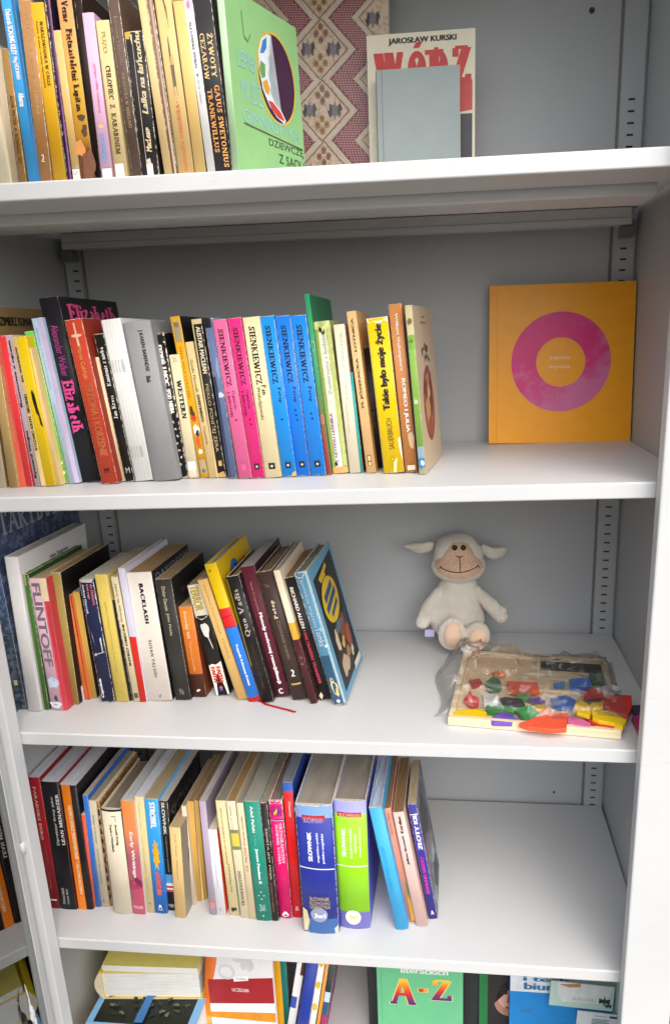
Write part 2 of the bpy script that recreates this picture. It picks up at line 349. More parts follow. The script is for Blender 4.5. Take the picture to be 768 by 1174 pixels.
def serif_glyphs(s, wt=1.0):
    K_, k_ = _K * wt, _k * (.5 + .5 * wt)
    vs, fs = [], []; x = 0; layer = 0
    def poly(pts):
        nonlocal layer
        b = len(vs); vs.extend((p[0], p[1], layer * 6e-6) for p in pts); fs.append(tuple(range(b, b + len(pts)))); layer = (layer + 1) % 7
    def bar(x0, y0, x1, y1): poly([(x0, y0), (x1, y0), (x1, y1), (x0, y1)])
    for ch in s:
        if ch not in _GL: ch = '·'
        w, prims = _GL[ch]
        for p in prims:
            if p[0] == 'V':
                _, cx, y0, y1, sr = p; bar(x+cx-K_/2, y0, x+cx+K_/2, y1)
                if 'b' in sr: bar(x+cx-K_*.95, y0, x+cx+K_*.95, y0 + k_*.8)
                if 't' in sr: bar(x+cx-K_*.95, y1 - k_*.8, x+cx+K_*.95, y1)
            elif p[0] == 'H': bar(x+p[1], p[3], x+p[2], p[3] + k_ * (1 if p[3] < .9 else .55))
            elif p[0] == 'D':
                h = p[5] * (wt if p[5] > .1 else (.5 + .5*wt)) / 2; poly([(x+p[1]-h, p[2]), (x+p[1]+h, p[2]), (x+p[3]+h, p[4]), (x+p[3]-h, p[4])])
            elif p[0] == 'B': bar(x+p[1]-.11, p[2] if p[2] < .3 else p[2]-k_*.8, x+p[1]+.11, p[2]+k_*.8 if p[2] < .3 else p[2])
            elif p[0] == 'O': poly([(x+p[1]+.085*wt*math.cos(i*math.pi/5), p[2]+.085*wt*math.sin(i*math.pi/5)) for i in range(10)])
            else:
                _, cx, cy, rx, ry, a0, a1 = p; n = max(5, int(9 * (a1 - a0) / math.pi)); b = len(vs)
                for i in range(n + 1):
                    a = a0 + (a1 - a0) * i / n; c, s_ = math.cos(a), math.sin(a); wd = k_ + (K_ - k_) * c * c
                    vs.append((x + cx + rx*c, cy + ry*s_, layer * 6e-6)); vs.append((x + cx + (rx - wd)*c, cy + (ry - min(k_ + .02, ry * .6))*s_, layer * 6e-6))
                for i in range(n): fs.append((b+2*i, b+2*i+2, b+2*i+3, b+2*i+1))
                layer = (layer + 1) % 7
        x += w * (.92 + .08 * wt) + .03
    me = bpy.data.meshes.new('title'); me.from_pydata(vs, [], fs)
    co = np.array(vs, float); zz = co[:, 2].copy(); lo, hi = co.min(0), co.max(0); hi[2] = lo[2] + 1
    co = (co - lo) / np.maximum(hi - lo, 1e-6); co[:, 2] = zz
    return me, co

# ------------------------------------------------------------------ books
SHELF = dict(A=(lambda x: ZA), B=zb_at, C=(lambda x: ZC), D=(lambda x: ZD), E=(lambda x: ZE))
GROUP = dict(A='books on the top shelf', B='books on the second shelf', C='books on the third shelf', D='books on the fourth shelf', E='books and folders on the bottom shelf')
class Book: pass
def spine_y(b, x):
    q = (x - b.t / 2) / (b.t / 2)
    return -b.bulge * (1 - min(1, q * q))

def build_book(mtx, t, h, d, label, shelf, col, pg='#cfc4ab', hc=False, cov=None, back=None, wear=.35, rough=.38, mottle=None, smooth=False, cmottle=None, cat='book', name='book', group=None, bulge=None, nopages=False):
    b = Book(); b.t, b.h, b.d, b.hc = t, h, d, hc
    b.bulge = bulge if bulge is not None else (min(.004, t * .10) if hc else min(.0012, t * .05))
    b.root = thing(name, label, cat, mtx, group or GROUP[shelf])
    c = .0022 if hc else .0005
    c = min(c, t * .18)
    ins = .003 if hc else .0004
    # cover: U profile swept along the height
    N = 10; bm = bmesh.new()
    outer = [(0, d)] + [(t * i / N, spine_y(b, t * i / N)) for i in range(N + 1)] + [(t, d)]
    inner = [(t - c, d), (t - c, c), (c, c), (c, d)]
    prof = outer + inner
    lo = [bm.verts.new((x, y, 0)) for x, y in prof]; hi = [bm.verts.new((x, y, h)) for x, y in prof]
    n = len(prof)
    for i in range(n):
        j = (i + 1) % n
        f = bm.faces.new((lo[i], lo[j], hi[j], hi[i]))
        if i == len(outer) - 2: f.material_index = 1
        elif i == 0: f.material_index = 2
        elif i < len(outer): f.smooth = True
    # end caps as quads between the outer and inner outlines
    for ring in (lo, hi):
        o = ring[:len(outer)]; k = ring[len(outer):]
        f1 = bm.faces.new((o[0], o[1], k[2], k[3])); f2 = bm.faces.new((o[-2], o[-1], k[0], k[1])); f3 = bm.faces.new(o[1:-1] + [k[1], k[2]])
    d1, d2 = (round(t, 3), round(h, 2)), (round(d, 2), round(h, 2))
    cm = cover_mat(col, wear, rough, mottle, smooth, False, d1)
    cv = cover_mat(col, wear * .6, rough, mottle, smooth, True, d2) if cov is None else cover_mat(cov, wear * .6, rough, cmottle, False, True, d2)
    from_bm('cover', bm, [cm, cv, cv if back is None else cover_mat(back, wear * .6, rough, None, False, True, d2)], b.root)
    if not nopages:
        bm = bmesh.new()
        add_box(bm, c + .0001, c + .0002, ins, t - c - .0001, d - ins - .0006, h - ins)
        # pages bow a little at the head: subdivide and shake the top edge
        bmesh.ops.subdivide_edges(bm, edges=bm.edges[:], cuts=3, use_grid_fill=True)
        for v in bm.verts:
            if v.co.z > h - ins - 1e-5 and .002 < v.co.y < d - .003:
                v.co.z -= (.0006 if not hc else .0012) * random.random()
        from_bm('pages', bm, page_mat(pg), b.root)
    return b

def put_text(b, s, v0, v1, u0, u1, di, col, bold=.012, shear=0, face='spine', off=.00045, name='title', space=1.0, sf=0):
    """u, v: fractions of the face from its left and top edge"""
    me, co = serif_glyphs(s, sf) if sf else glyphs(s.replace('ę', 'e').replace('ą', 'a'), bold, shear, space)
    P = np.empty_like(co)
    if face == 'spine':
        off = max(off, .0003 + b.bulge * (u1 - u0) ** 2)
        X0, X1 = u0 * b.t, u1 * b.t; Z0, Z1 = b.h * (1 - v0), b.h * (1 - v1)
        if di == 'd':   xs = X0 + co[:,1] * (X1 - X0); zs = Z0 + co[:,0] * (Z1 - Z0)
        elif di == 'u': xs = X1 + co[:,1] * (X0 - X1); zs = Z1 + co[:,0] * (Z0 - Z1)
        else:           xs = X0 + co[:,0] * (X1 - X0); zs = Z1 + co[:,1] * (Z0 - Z1)
        P[:,0] = xs; P[:,2] = zs; P[:,1] = [spine_y(b, x) - off - e for x, e in zip(xs, co[:,2])]
    else:
        Y0, Y1 = u0 * b.d, u1 * b.d; Z0, Z1 = b.h * (1 - v0), b.h * (1 - v1)
        P[:,0] = b.t + off + co[:,2]
        if di == 'd':   P[:,1] = Y0 + co[:,1] * (Y1 - Y0); P[:,2] = Z0 + co[:,0] * (Z1 - Z0)
        elif di == 'u': P[:,1] = Y1 + co[:,1] * (Y0 - Y1); P[:,2] = Z1 + co[:,0] * (Z0 - Z1)
        else:           P[:,1] = Y0 + co[:,0] * (Y1 - Y0); P[:,2] = Z1 + co[:,1] * (Z0 - Z1)
    me.vertices.foreach_set('co', P.ravel()); me.update()
    me.name = name
    return link(name, me, [col if not isinstance(col, str) else flat(col, .45)], b.root)

def put_art(b, polys, face='cover', name='cover_art', off=.00025):
    """polys: list of (colour, [(u, v) ...]) painted back to front as thin printed layers"""
    bm = bmesh.new(); mats = []; i = -1; last = None
    for c, pts in polys:
        if c != last: i += 1; last = c           # one thin layer of ink per run of one colour
        mt = c if not isinstance(c, str) else flat(c, .42)
        if mt not in mats: mats.append(mt)
        mi = mats.index(mt); o = off + i * (.00006 if len(polys) < 80 else .000018)
        if face == 'spine':
            us = [p[0] for p in pts]
            if len(pts) == 4 and max(us) - min(us) > .3:      # wide band: follow the curve of the spine
                (ua, va), (ub, vb), (uc, vc), (ud, vd) = pts
                K = 8; prev = None
                for k in range(K + 1):
                    f_ = k / K; xa, xd = (ua + (ub - ua) * f_) * b.t, (ud + (uc - ud) * f_) * b.t
                    za, zd = (va + (vb - va) * f_), (vd + (vc - vd) * f_)
                    cur = (bm.verts.new((xa, spine_y(b, xa) - o, b.h * (1 - za))), bm.verts.new((xd, spine_y(b, xd) - o, b.h * (1 - zd))))
                    if prev: f = bm.faces.new((prev[0], cur[0], cur[1], prev[1])); f.material_index = mi
                    prev = cur
                continue
            vs = [bm.verts.new((u * b.t, spine_y(b, u * b.t) - o, b.h * (1 - v))) for u, v in pts]
        else:
            vs = [bm.verts.new((b.t + o, u * b.d, b.h * (1 - v))) for u, v in pts]
        f = bm.faces.new(vs); f.material_index = mi
    bmesh.ops.triangulate(bm, faces=[f for f in bm.faces if len(f.verts) > 4])
    me = bpy.data.meshes.new(name); bm.to_mesh(me); bm.free()
    return link(name, me, mats, b.root)
def rect(u0, v0, u1, v1): return [(u0, v0), (u1, v0), (u1, v1), (u0, v1)]
def ell(cu, cv, ru, rv, n=28, rot=0):
    return [(cu + ru * math.cos(2*math.pi*i/n + rot), cv + rv * math.sin(2*math.pi*i/n + rot)) for i in range(n)]
def blob(cu, cv, ru, rv, seed, n=22, rough=.35):
    r = random.Random(seed); ph = [r.uniform(0, 6.28) for _ in range(4)]
    out = []
    for i in range(n):
        a = 2*math.pi*i/n; k = 1 + rough * (.5*math.sin(2*a+ph[0]) + .35*math.sin(3*a+ph[1]) + .3*math.sin(5*a+ph[2]))
        out.append((cu + ru*k*math.cos(a), cv + rv*k*math.sin(a)))
    return out
def star(cu, cv, ru, rv, n=8, inner=.45):
    return [(cu + ru*(1 if i % 2 == 0 else inner)*math.sin(math.pi*i/n), cv - rv*(1 if i % 2 == 0 else inner)*math.cos(math.pi*i/n)) for i in range(2*n)]

PLACED = []
def B(shelf, bot, top, col, label, tx=(), art=(), cart=(), ctx=(), Y=None, d=None, yaw=0, **kw):
    """bot=(left x, y, right x) and top=(left x, y, right x) of the spine in photo pixels; the shelf gives the depth"""
    zf = SHELF[shelf]
    if Y is None:
        z = zf(.4)
        for _ in range(4):
            p = at_z(bot[0], bot[1], z); z = zf(p.x)
        Y = max(p.y, .004)
    BL = at_y(bot[0], bot[1], Y); TL = at_y(top[0], top[1], Y); BR = at_y(bot[2], bot[1], Y); TR = at_y(top[2], top[1], Y)
    dr = (TL - BL); lean = math.atan2(-dr.x, dr.z)          # positive: head to the left
    z0 = zf(BL.x)
    # slide the foot along the spine line onto the shelf
    k = (z0 - BL.z) / dr.z; foot = BL + dr * k
    h = (TL - foot).length
    t = max(.0025, .5 * ((BR - BL).x + (TR - TL).x) * math.cos(lean) - .0004)
    if d is None: d = h * .70
    d = min(d, (D - Y - .012))
    if lean < 0: foot.z += t * math.sin(-lean) * 0 
    R = Matrix.Rotation(yaw, 4, 'Z') @ Matrix.Rotation(-lean, 4, 'Y')
    foot.z += .0006 + (t * math.sin(-lean) if lean < 0 else 0)
    M = Matrix.Translation(foot) @ R
    b = build_book(M, t, h, d, label, shelf, col, **kw)
    PLACED.append((shelf, label, foot.copy(), t, h, d, lean))
    vy = lambda v: (v - top[1]) / (bot[1] - top[1]) * (dr.length / h) if v > 1.6 else v
    for q in tx:
        s, v0, v1, u0, u1, di, c = q[:7]; kw2 = q[7] if len(q) > 7 else {}
        put_text(b, s, vy(v0), vy(v1), u0, u1, di, c, **kw2)
    if art: put_art(b, [(c, [(u, vy(v)) for u, v in pts]) for c, pts in art], 'spine', 'spine_print')
    if cart: put_art(b, cart, 'cover')
    for q in ctx:
        s, v0, v1, u0, u1, di, c = q[:7]; kw2 = q[7] if len(q) > 7 else {}
        put_text(b, s, v0, v1, u0, u1, di, c, face='cover', name='cover_title', **kw2)
    return b

def FACE(shelf, bl, tl, wpx, Y, col, label, t=.015, tilt=0.0, yaw=0, z=None, h=None, roll=0, **kw):
    """a book standing with its front cover towards the viewer; bl/tl photo pixels of its left edge, on the plane y = Y"""
    zf = SHELF[shelf]
    BL = at_y(bl[0], bl[1], Y); TL = at_y(tl[0], tl[1], Y); BR = at_y(bl[0] + wpx, bl[1], Y)
    z0 = zf(BL.x) + .0006 if z is None else z
    hh = (TL.z - z0) if h is None else h
    w = BR.x - BL.x
    # local x -> -Y, local y -> +X ; leaning back by tilt about X
    M = Matrix.Translation((BL.x, Y + t, z0)) @ Matrix.Rotation(-tilt, 4, 'X') @ Matrix.Rotation(roll, 4, 'Y') @ Matrix.Rotation(-math.pi/2 + yaw, 4, 'Z')
    return build_book(M, t, hh, w, label, shelf, col, **kw)
# ------------------------------------------------------------------ setting: ground and the metal cabinet
bm = bmesh.new(); bmesh.ops.create_grid(bm, x_segments=8, y_segments=8, size=400)
for v in bm.verts: v.co.z = GROUND
gm, nt, p = new_mat('paving')
tc = nd(nt, 'ShaderNodeTexCoord'); br = nd(nt, 'ShaderNodeTexBrick', Scale=2.5)
br.inputs['Color1'].default_value = (.13, .12, .105, 1); br.inputs['Color2'].default_value = (.16, .145, .125, 1); br.inputs['Mortar'].default_value = (.06, .055, .045, 1); br.inputs['Mortar Size'].default_value = .012
nt.links.new(tc.outputs['Object'], br.inputs['Vector']); nt.links.new(br.outputs['Color'], p.inputs['Base Color']); p.inputs['Roughness'].default_value = .9
tag(from_bm('ground', bm, gm), None, None, kind='structure')

cab = thing('metal_cabinet', 'light grey metal cabinet with shelves full of old books', 'cabinet', Matrix.Translation((W/2, D/2, GROUND)))
def cpart(name, bm, mt=PAINT, parent=None, smooth=False):
    o = from_bm(name, bm, mt, None, smooth); par = parent or cab
    o.parent = par; o.matrix_parent_inverse = (Matrix.Translation((W/2, D/2, GROUND)) if par is cab else par.matrix_basis).inverted()
    return o
ZT = ZA + .36
for x0, x1 in ((-.022, -.003), (W + .003, W + .022)):
    bm = bmesh.new(); add_box(bm, x0, FY + .012, GROUND + .01, x1, D + .012, ZT, .001); cpart('side_panel', bm, PAINT_SHADED)
bm = bmesh.new()
add_box(bm, -.003, D, ZE - .03, W + .003, D + .004, ZT - .004)
for cx, cz in ((.841, 1.5301), (.8311, .238), (.2, .62), (.15, 1.52)):
    r = bmesh.ops.create_circle(bm, cap_ends=True, segments=14, radius=.0042 if cz > 1 else .0024)
    for v in r['verts']: v.co = Vector((cx + v.co.x, D - .0006, cz + v.co.y))
    for f in {f for v in r['verts'] for f in v.link_faces}: f.material_index = 1  # dark discs painted as the shade in the screw holes
cpart('back_panel', bm, [PAINT_SHADED, HOLE_SHADE])
bm = bmesh.new(); add_box(bm, -.021, FY + .004, ZT - .002, W + .021, D + .011, ZT + .02, .002); cpart('top_panel', bm)
bm = bmesh.new(); add_box(bm, -.003, 0, ZE - .02, W + .003, D, ZE, .0012); cpart('base_panel', bm)
bm = bmesh.new(); add_box(bm, -.021, .01, GROUND + .001, W + .021, .03, ZE - .022, .001); cpart('plinth', bm)
# front uprights: box-folded edges, the right one wide and flat
bm = bmesh.new(); add_box(bm, .8727, FY, GROUND + .004, .9375, FY + .020, ZT + .018, .0022); cpart('upright', bm, PAINT)
bm = bmesh.new(); add_box(bm, .0305, FY, GROUND + .004, .0430, FY + .024, ZT + .018, .0018); add_box(bm, -.021, FY + .003, GROUND + .006, .0300, FY + .024, ZT + .016, .001); cpart('upright', bm, PAINT)
# slotted rails in the back corners
PITCH = .0157
def rail(xa, xb, wall_right):
    bm = bmesh.new(); y = D - .0065
    sc = (xb - .0165) if wall_right else (xa + .0165)
    s0, s1 = sc - .0048, sc + .0048
    def quad(x0, z0, x1, z1):
        vs = [bm.verts.new((x, y, z)) for x, z in ((x0, z0), (x1, z0), (x1, z1), (x0, z1))]; bm.faces.new(vs)
    z = .6421 - PITCH * 54; top = 1.4265
    zs = []
    while z < top: zs.append(z); z += PITCH
    lo = ZE - .015
    quad(xa, lo, s0, ZT - .006); quad(s1, lo, xb, ZT - .006)
    prev = lo
    for z in zs:
        if z < lo + .02: continue
        quad(s0, prev, s1, z - .0014); prev = z + .0014
    quad(s0, prev, s1, ZT - .006)
    x = xa if wall_right else xb                      # returned edge towards the back panel
    vs = [bm.verts.new(q) for q in ((x, y, lo), (x, D - .0008, lo), (x, D - .0008, ZT - .006), (x, y, ZT - .006))]; bm.faces.new(vs)
    o = cpart('slotted_rail', bm, [PAINT_SHADED])
    # dark sheet painted as the shade in the hollow behind the slots
    bm = bmesh.new()
    vs = [bm.verts.new(q) for q in ((s0 - .003, D - .0012, lo), (s1 + .003, D - .0012, lo), (s1 + .003, D - .0012, ZT - .008), (s0 - .003, D - .0012, ZT - .008))]; bm.faces.new(vs)
    cpart('slot_shade', bm, HOLE_SHADE, o)
rail(W - .0335, W - .0012, True); rail(.0012, .0262, False)
bm = bmesh.new()
for x in (W - .0375, .0278): add_box(bm, x, D - .0012, ZE, x + .004, D - .0003, ZT - .01)
cpart('seam_shadow', bm, metal_mat('shadow_gap', (.20, .19, .17, 1), .7))  # dark strips painted as the shadow gap beside the rails

def shelf(z, sl=0.0):
    x0, x1 = .0012, W - .0012
    ang = math.atan(sl / S)
    M = Matrix.Translation((W/2, 0, z)) @ Matrix.Rotation(-ang, 4, 'Y') @ Matrix.Translation((-W/2, 0, 0))
    def sweep(prof, xa, xb):
        bm = bmesh.new()
        a = [bm.verts.new((xa, y, zz)) for y, zz in prof]; b_ = [bm.verts.new((xb, y, zz)) for y, zz in prof]
        n = len(prof)
        for i in range(n):
            j = (i + 1) % n; bm.faces.new((a[i], a[j], b_[j], b_[i]))
        bm.faces.new(a); bm.faces.new(list(reversed(b_)))
        bmesh.ops.transform(bm, matrix=M, verts=bm.verts)
        return bm
    r = .0022
    arc = [(r - r*math.sin(t), -r + r*math.cos(t)) for t in [i*math.pi/12 for i in range(7)]]
    arc2 = [(r - r*math.cos(t), -T + r - r*math.sin(t)) for t in [i*math.pi/12 for i in range(7)]]
    prof = [(D - .0075, 0)] + arc + arc2 + [(.077, -T), (.077, -T + .0012), (.0025, -T + .0012), (.0014, -.004), (.003, -.0014), (D - .009, -.0014), (D - .009, -T + .002), (D - .0075, -T + .002)]
    o = cpart('shelf', sweep(prof, x0, x1))
    cpart('stiffener', sweep([(.079, -.0018), (.079, -T - .011), (.082, -T - .0125), (.150, -T - .0125), (.150, -T - .011), (.0805, -T - .0105), (.0805, -.0018)], x0 + .03, x1 - .046), PAINT, o)
    cpart('rear_rail', sweep([(D - .030, -.003), (D - .030, -T + .0025), (D - .0325, -T + .001), (D - .0325, -T + .0085 - .0165), (D - .0120, -T - .008), (D - .0120, -.003)], x0 + .012, x1 - .012), PAINT, o)
    for xa, xb in ((x0 + .006, x0 + .026), (x1 - .026, x1 - .006)):
        bm = bmesh.new(); add_box(bm, xa, D - .030, -T - .025, xb, D - .0072, -T - .0085, .002)
        bmesh.ops.transform(bm, matrix=M, verts=bm.verts); cpart('support_clip', bm, metal_mat('clip_grey', (.16, .165, .17, 1), .4), o)
shelf(ZA); shelf(ZB, 0.0162 * S); shelf(ZC); shelf(ZD)

# glass door on the left, swung open towards the viewer: its pane mirrors the shelves
HX, HY, DA = .0325, FY - .005, math.radians(-23)
dd = Vector((-math.sin(DA), -math.cos(DA), 0)); dn = Vector((-dd.y, dd.x, 0))
door = thing('glass_door', 'white framed glass door standing open at the left edge of the cabinet', 'door', Matrix.Translation((HX, HY, GROUND + .03)))
def dpart(name, u0, u1, z0, z1, th, mt, bev=.0015, off=0):
    bm = bmesh.new(); add_box(bm, u0, -th + off, z0, u1, off, z1, bev)
    o = from_bm(name, bm, mt)
    o.matrix_world = Matrix.Translation((HX, HY, 0)) @ Matrix.Rotation(math.atan2(dd.y, dd.x), 4, 'Z')
    o.parent = door; o.matrix_parent_inverse = Matrix.Translation((HX, HY, GROUND + .03)).inverted()
    return o
DW = .43
dpart('stile', 0, .024, GROUND + .03, ZT, .018, PAINT); dpart('stile', DW - .034, DW, GROUND + .03, ZT, .018, PAINT)
dpart('rail', .0242, DW - .0342, GROUND + .03, GROUND + .07, .018, PAINT); dpart('rail', .0242, DW - .0342, ZT - .04, ZT, .018, PAINT)
gl, nt, p = new_mat('tinted_glass')
tr = nd(nt, 'ShaderNodeBsdfTransparent'); tr.inputs[0].default_value = (.10, .11, .11, 1)
go = nd(nt, 'ShaderNodeBsdfGlossy'); go.inputs['Roughness'].default_value = .015; go.inputs['Color'].default_value = (.9, .92, .92, 1)
fr = nd(nt, 'ShaderNodeFresnel', IOR=2.0); mxs = nd(nt, 'ShaderNodeMixShader')
nt.links.new(fr.outputs[0], mxs.inputs[0]); nt.links.new(tr.outputs[0], mxs.inputs[1]); nt.links.new(go.outputs[0], mxs.inputs[2])
nt.links.new(mxs.outputs[0], nt.nodes['Material Output'].inputs['Surface'])
dpart('glass_pane', .0242, DW - .0342, GROUND + .0702, ZT - .0402, .004, gl, 0, -.001)
for z in (.40, 1.2):
    bm = bmesh.new(); tube(bm, [(HX + .001, HY + .003, z - .009), (HX + .001, HY + .003, z + .009)], .0035, 10)
    o = from_bm('hinge', bm, PAINT, None, True); o.parent = door; o.matrix_parent_inverse = Matrix.Translation((HX, HY, GROUND + .03)).inverted()

# ------------------------------------------------------------------ books, shelf by shelf (left to right)
K = '#15130f'; WH = '#f1ede4'; CRM = '#e9d6ad'; TAN = '#b39468'
def k1(c): return c / 5.59
def k2(c): return 335 + c / 5.1
def k3(c): return 590 + c / 5.1
def k3b(c): return 610 + c / 5.59
def k4(c): return 850 + c / 5.59
def k4b(c): return 850 + c / 5.1
def k4c(c): return 850 + c / 5.336
thin = dict(bold=.0)
bold = dict(bold=.035)

# ---- top shelf
YA = .020
B('A', (-7, 206, 12), (-33, 45, -12), '#d8ccb0', 'cream book cut by the left edge of the photo on the top shelf', Y=YA, wear=.8)
B('A', (13, 206, 21.5), (-7, 57, 2), '#b7a68c', 'greyish worn booklet between a cream book and a brown one on the top shelf', Y=YA + .004, wear=.9)
B('A', (22.4, 206, 32), (2, 57, 10), '#94713c', 'small brown book left of the light blue spine on the top shelf', [('ALMA MATER  A  KONRAD  NY', k1(610), k1(1050), .3, .75, 'd', '#3a2a15', thin)], Y=YA, wear=.8, pg='#c9b48a')
B('A', (33, 205.5, 46), (-1, -16, 16), '#3f9ad6', 'light blue spine with bold white lettering at the left of the top shelf',
  [('Deborah SCALING KILEY', k1(60), k1(345), .22, .66, 'd', '#f4f8fb', dict(bold=.05)), ('Meg NOONAN', k1(355), k1(500), .22, .66, 'd', '#f4f8fb', dict(bold=.05)), ('Albatros', k1(585), k1(675), .25, .70, 'd', '#f4f8fb', dict(bold=.05))],
  [('#2a6ea4', [(.80, 0.0), (1, 0.0), (1, 1), (.80, 1)])], Y=YA)
B('A', (46.3, 205, 61.5), (21.5, 1, 35.5), '#a8794a', 'tan brown spine with faded pale lettering and a small numeral 2 near the foot',
  [('WALKA  A  SMOK W HERBIE', k1(80), k1(730), .42, .68, 'd', '#d4b07c', thin), ('2', k1(990), k1(1040), .35, .62, 'h', '#ead9bb', dict(sf=1))],
  [('#2c2a22', ell(.62, k1(1117), .20, 2.9 / 1.0, 14))] if 0 else [], Y=YA, wear=.9)
B('A', (61.8, 204, 77), (35, 4.5, 50), '#e8b024', 'bright yellow spine with two dark lines of lettering on the top shelf',
  [('WARSZAWIANKA W CALLE', k1(140), k1(545), .56, .80, 'd', '#3b2a10', dict(sf=0.9)), ('Kwiaty, drzewa i krzewy warszawskie', k1(140), k1(555), .22, .44, 'd', '#4a3512', thin)], Y=YA, wear=.5)
B('A', (77, 203.5, 83.3), (50.5, -8, 56), '#2c2130', 'thin black and violet worn spine right of the bright yellow one', [], [('#8d4a8c', rect(.72, 0, 1, 1))], Y=YA, wear=1.6)
B('A', (84, 203, 93), (61.5, 36, 71), '#d3ad6c', 'low tan spine with a white number sticker at the foot on the top shelf', [('55', 190, 202, .2, .85, 'd', '#b9a9a0')], [('#f2efec', rect(.05, .91, .97, .995))], Y=YA, wear=.7, name='book')
B('A', (80, 203, 89), (56, -20, 69), '#8e1254', 'magenta cover peeping out behind the low tan spine', [], Y=YA + .03, wear=.2)
v = B('A', (93, 202.5, 108.5), (63.5, -14, 82), [(0, '#7a4a2c'), (.16, '#8b5530'), (.24, '#e2a43c'), (.45, '#eab33e'), (.70, '#dfa155'), (1, '#c98d62')], 'orange yellow spine with large black title and brown painted foot',
  [('Verne', k1(10), k1(140), .30, .74, 'd', '#2b1b12', dict(sf=1.25)), ('Piętnastoletni', k1(180), k1(510), .28, .80, 'd', '#2b1b12', dict(sf=1.25)), ('kapitan', k1(530), k1(710), .28, .78, 'd', '#2b1b12', dict(sf=1.25))],
  [('#5b4136', blob(.62, .66, .22, .020, 3)), ('#58382b', blob(.72, .73, .2, .030, 5)), ('#e39a55', blob(.25, .82, .3, .05, 8)), ('#7a5038', blob(.7, .92, .42, .09, 9))], Y=YA, smooth=True, cov='#2e2018')
B('A', (109, 202, 116), (84, -16, 93.5), '#2a1d18', 'dark brown thin filler book in the dark gap beside the large titled orange yellow one', Y=YA + .006, wear=.5)  # book added to fill the dark gap here
B('A', (114.5, 202, 128), (91, 3, 107), '#1f6a45', 'dark green book showing its head behind the pink spine', Y=YA + .045, wear=.2)
B('A', (116.8, 202, 128.5), (94.5, 16, 109.5), '#dfb3cf', 'pale pink spine with magenta and blue lettering and a white sticker on the top shelf',
  [('Każdemu jego miłość', k1(400), k1(715), .42, .72, 'u', '#d8559a', thin), ('MUSIEROWICZ', k1(845), k1(1045), .35, .72, 'u', '#7aa6d2', bold)],
  [('#e6c069', ell(.50, .665, .20, .014, 16)), ('#f3f1f4', rect(.15, .925, .98, .998))], Y=YA, wear=.4)
B('A', (132, 201.5, 147), (110, 25, 125.5), '#dfc58c', 'pale yellow spine with rubbed dark lettering and a white sticker, right of the pink one',
  [('PUZO', k1(210), k1(340), .35, .65, 'd', '#a88c5c', thin), ('CHŁOPIEC  Z  KARABINEM', k1(420), k1(990), .35, .72, 'd', '#4a3a26', dict(sf=1))],
  [('#efe9f0', rect(.12, .895, .80, .998))], Y=YA, wear=.9)
B('A', (151.7, 201, 162.5), (122, -12, 136.5), '#5c4a40', 'dark taupe spine with thin tan lettering on the top shelf',
  [('Edmund Niziurski', k1(105), k1(410), .36, .64, 'd', '#a78a70', thin), ('AWANTURA W NIEKŁAJU', k1(455), k1(815), .36, .66, 'd', '#a78a70', dict(sf=0.95))], Y=YA, wear=.9)
B('A', (162.8, 200.5, 184), (143, 38, 164.5), '#2a2725', 'low black spine with pale italic title and torn yellow corner on the top shelf',
  [('Lalka na łańcuchu', k1(215), k1(735), .46, .80, 'u', '#d9c69c', dict(bold=.03, shear=.25)), ('MacLean', k1(830), k1(980), .46, .76, 'u', '#d9c69c', dict(bold=.03, shear=.25))],
  [('#cbbfae', [(.36, 0.02), (.39, 0.02), (.39, .93), (.36, .93)]), ('#e2b457', [(.02, 0.0), (.36, 0.0), (.22, .05), (.02, .045)]), ('#e6dcc6', [(.30, .02), (.40, .02), (.36, .09), (.30, .05)]), ('#d9c69c', ell(.62, .655, .07, .009, 12)), ('#f4f1ee', rect(.36, .90, .70, .99)), ('#cfc5b4', [(.40, .87), (.60, .86), (.66, .92), (.42, .92)])], Y=YA, wear=1.3, pg='#d8b46a')
B('A', (189, 200, 197), (156, -14, 166), '#dcbd86', 'narrow cream spine between the black italic titled one and the taupe striped one', Y=YA, wear=.5)
B('A', (197, 199.5, 204), (165.5, -14, 175), '#7c6355', 'thin taupe spine with a rubbed pale line down its edge on the top shelf', [], [('#c6ab8d', rect(.5, 0, .8, 1))], Y=YA + .002, wear=1.6)
B('A', (205, 199, 223.5), (175.5, -14, 194.5), '#e2bd7e', 'wide cream orange spine with grey title and orange author line reading upward',
  [('PAZIOWIE KRÓLA ZYGMUNTA', -8, k1(610), .40, .66, 'u', '#75654f', dict(sf=1.2)), ('ANTONINA DOMAŃSKA', k1(665), k1(1110), .38, .66, 'u', '#cf7440', dict(sf=1.2))], [('#8b7a66', ell(.55, k1(637)/213+.065, .04, .004, 10))], Y=YA, wear=.25)
B('A', (224, 198.5, 238), (198.5, 3, 211.5), '#e6c078', 'plain pale yellow spine without any lettering on the top shelf', Y=YA, wear=.3, cov='#1c1712')
B('A', (238.2, 198, 246.7), (208.5, -14, 220), '#eeece8', 'narrow white spine with a pink heart at its head on the top shelf',
  [('ALEXANDRE DUMAS', k1(135), k1(430), .30, .60, 'd', '#66676c', dict(sf=1.1)), ('Czarny tulipan', k1(480), k1(655), .30, .62, 'd', '#8d8d92', thin)],
  [('#e58ab8', [(.38, .085), (.52, .063), (.66, .072), (.74, .092), (.66, .108), (.42, .116), (.24, .100), (.26, .078)]), ('#4a4648', ell(.45, .455, .12, .006, 12))], Y=YA, wear=.3)
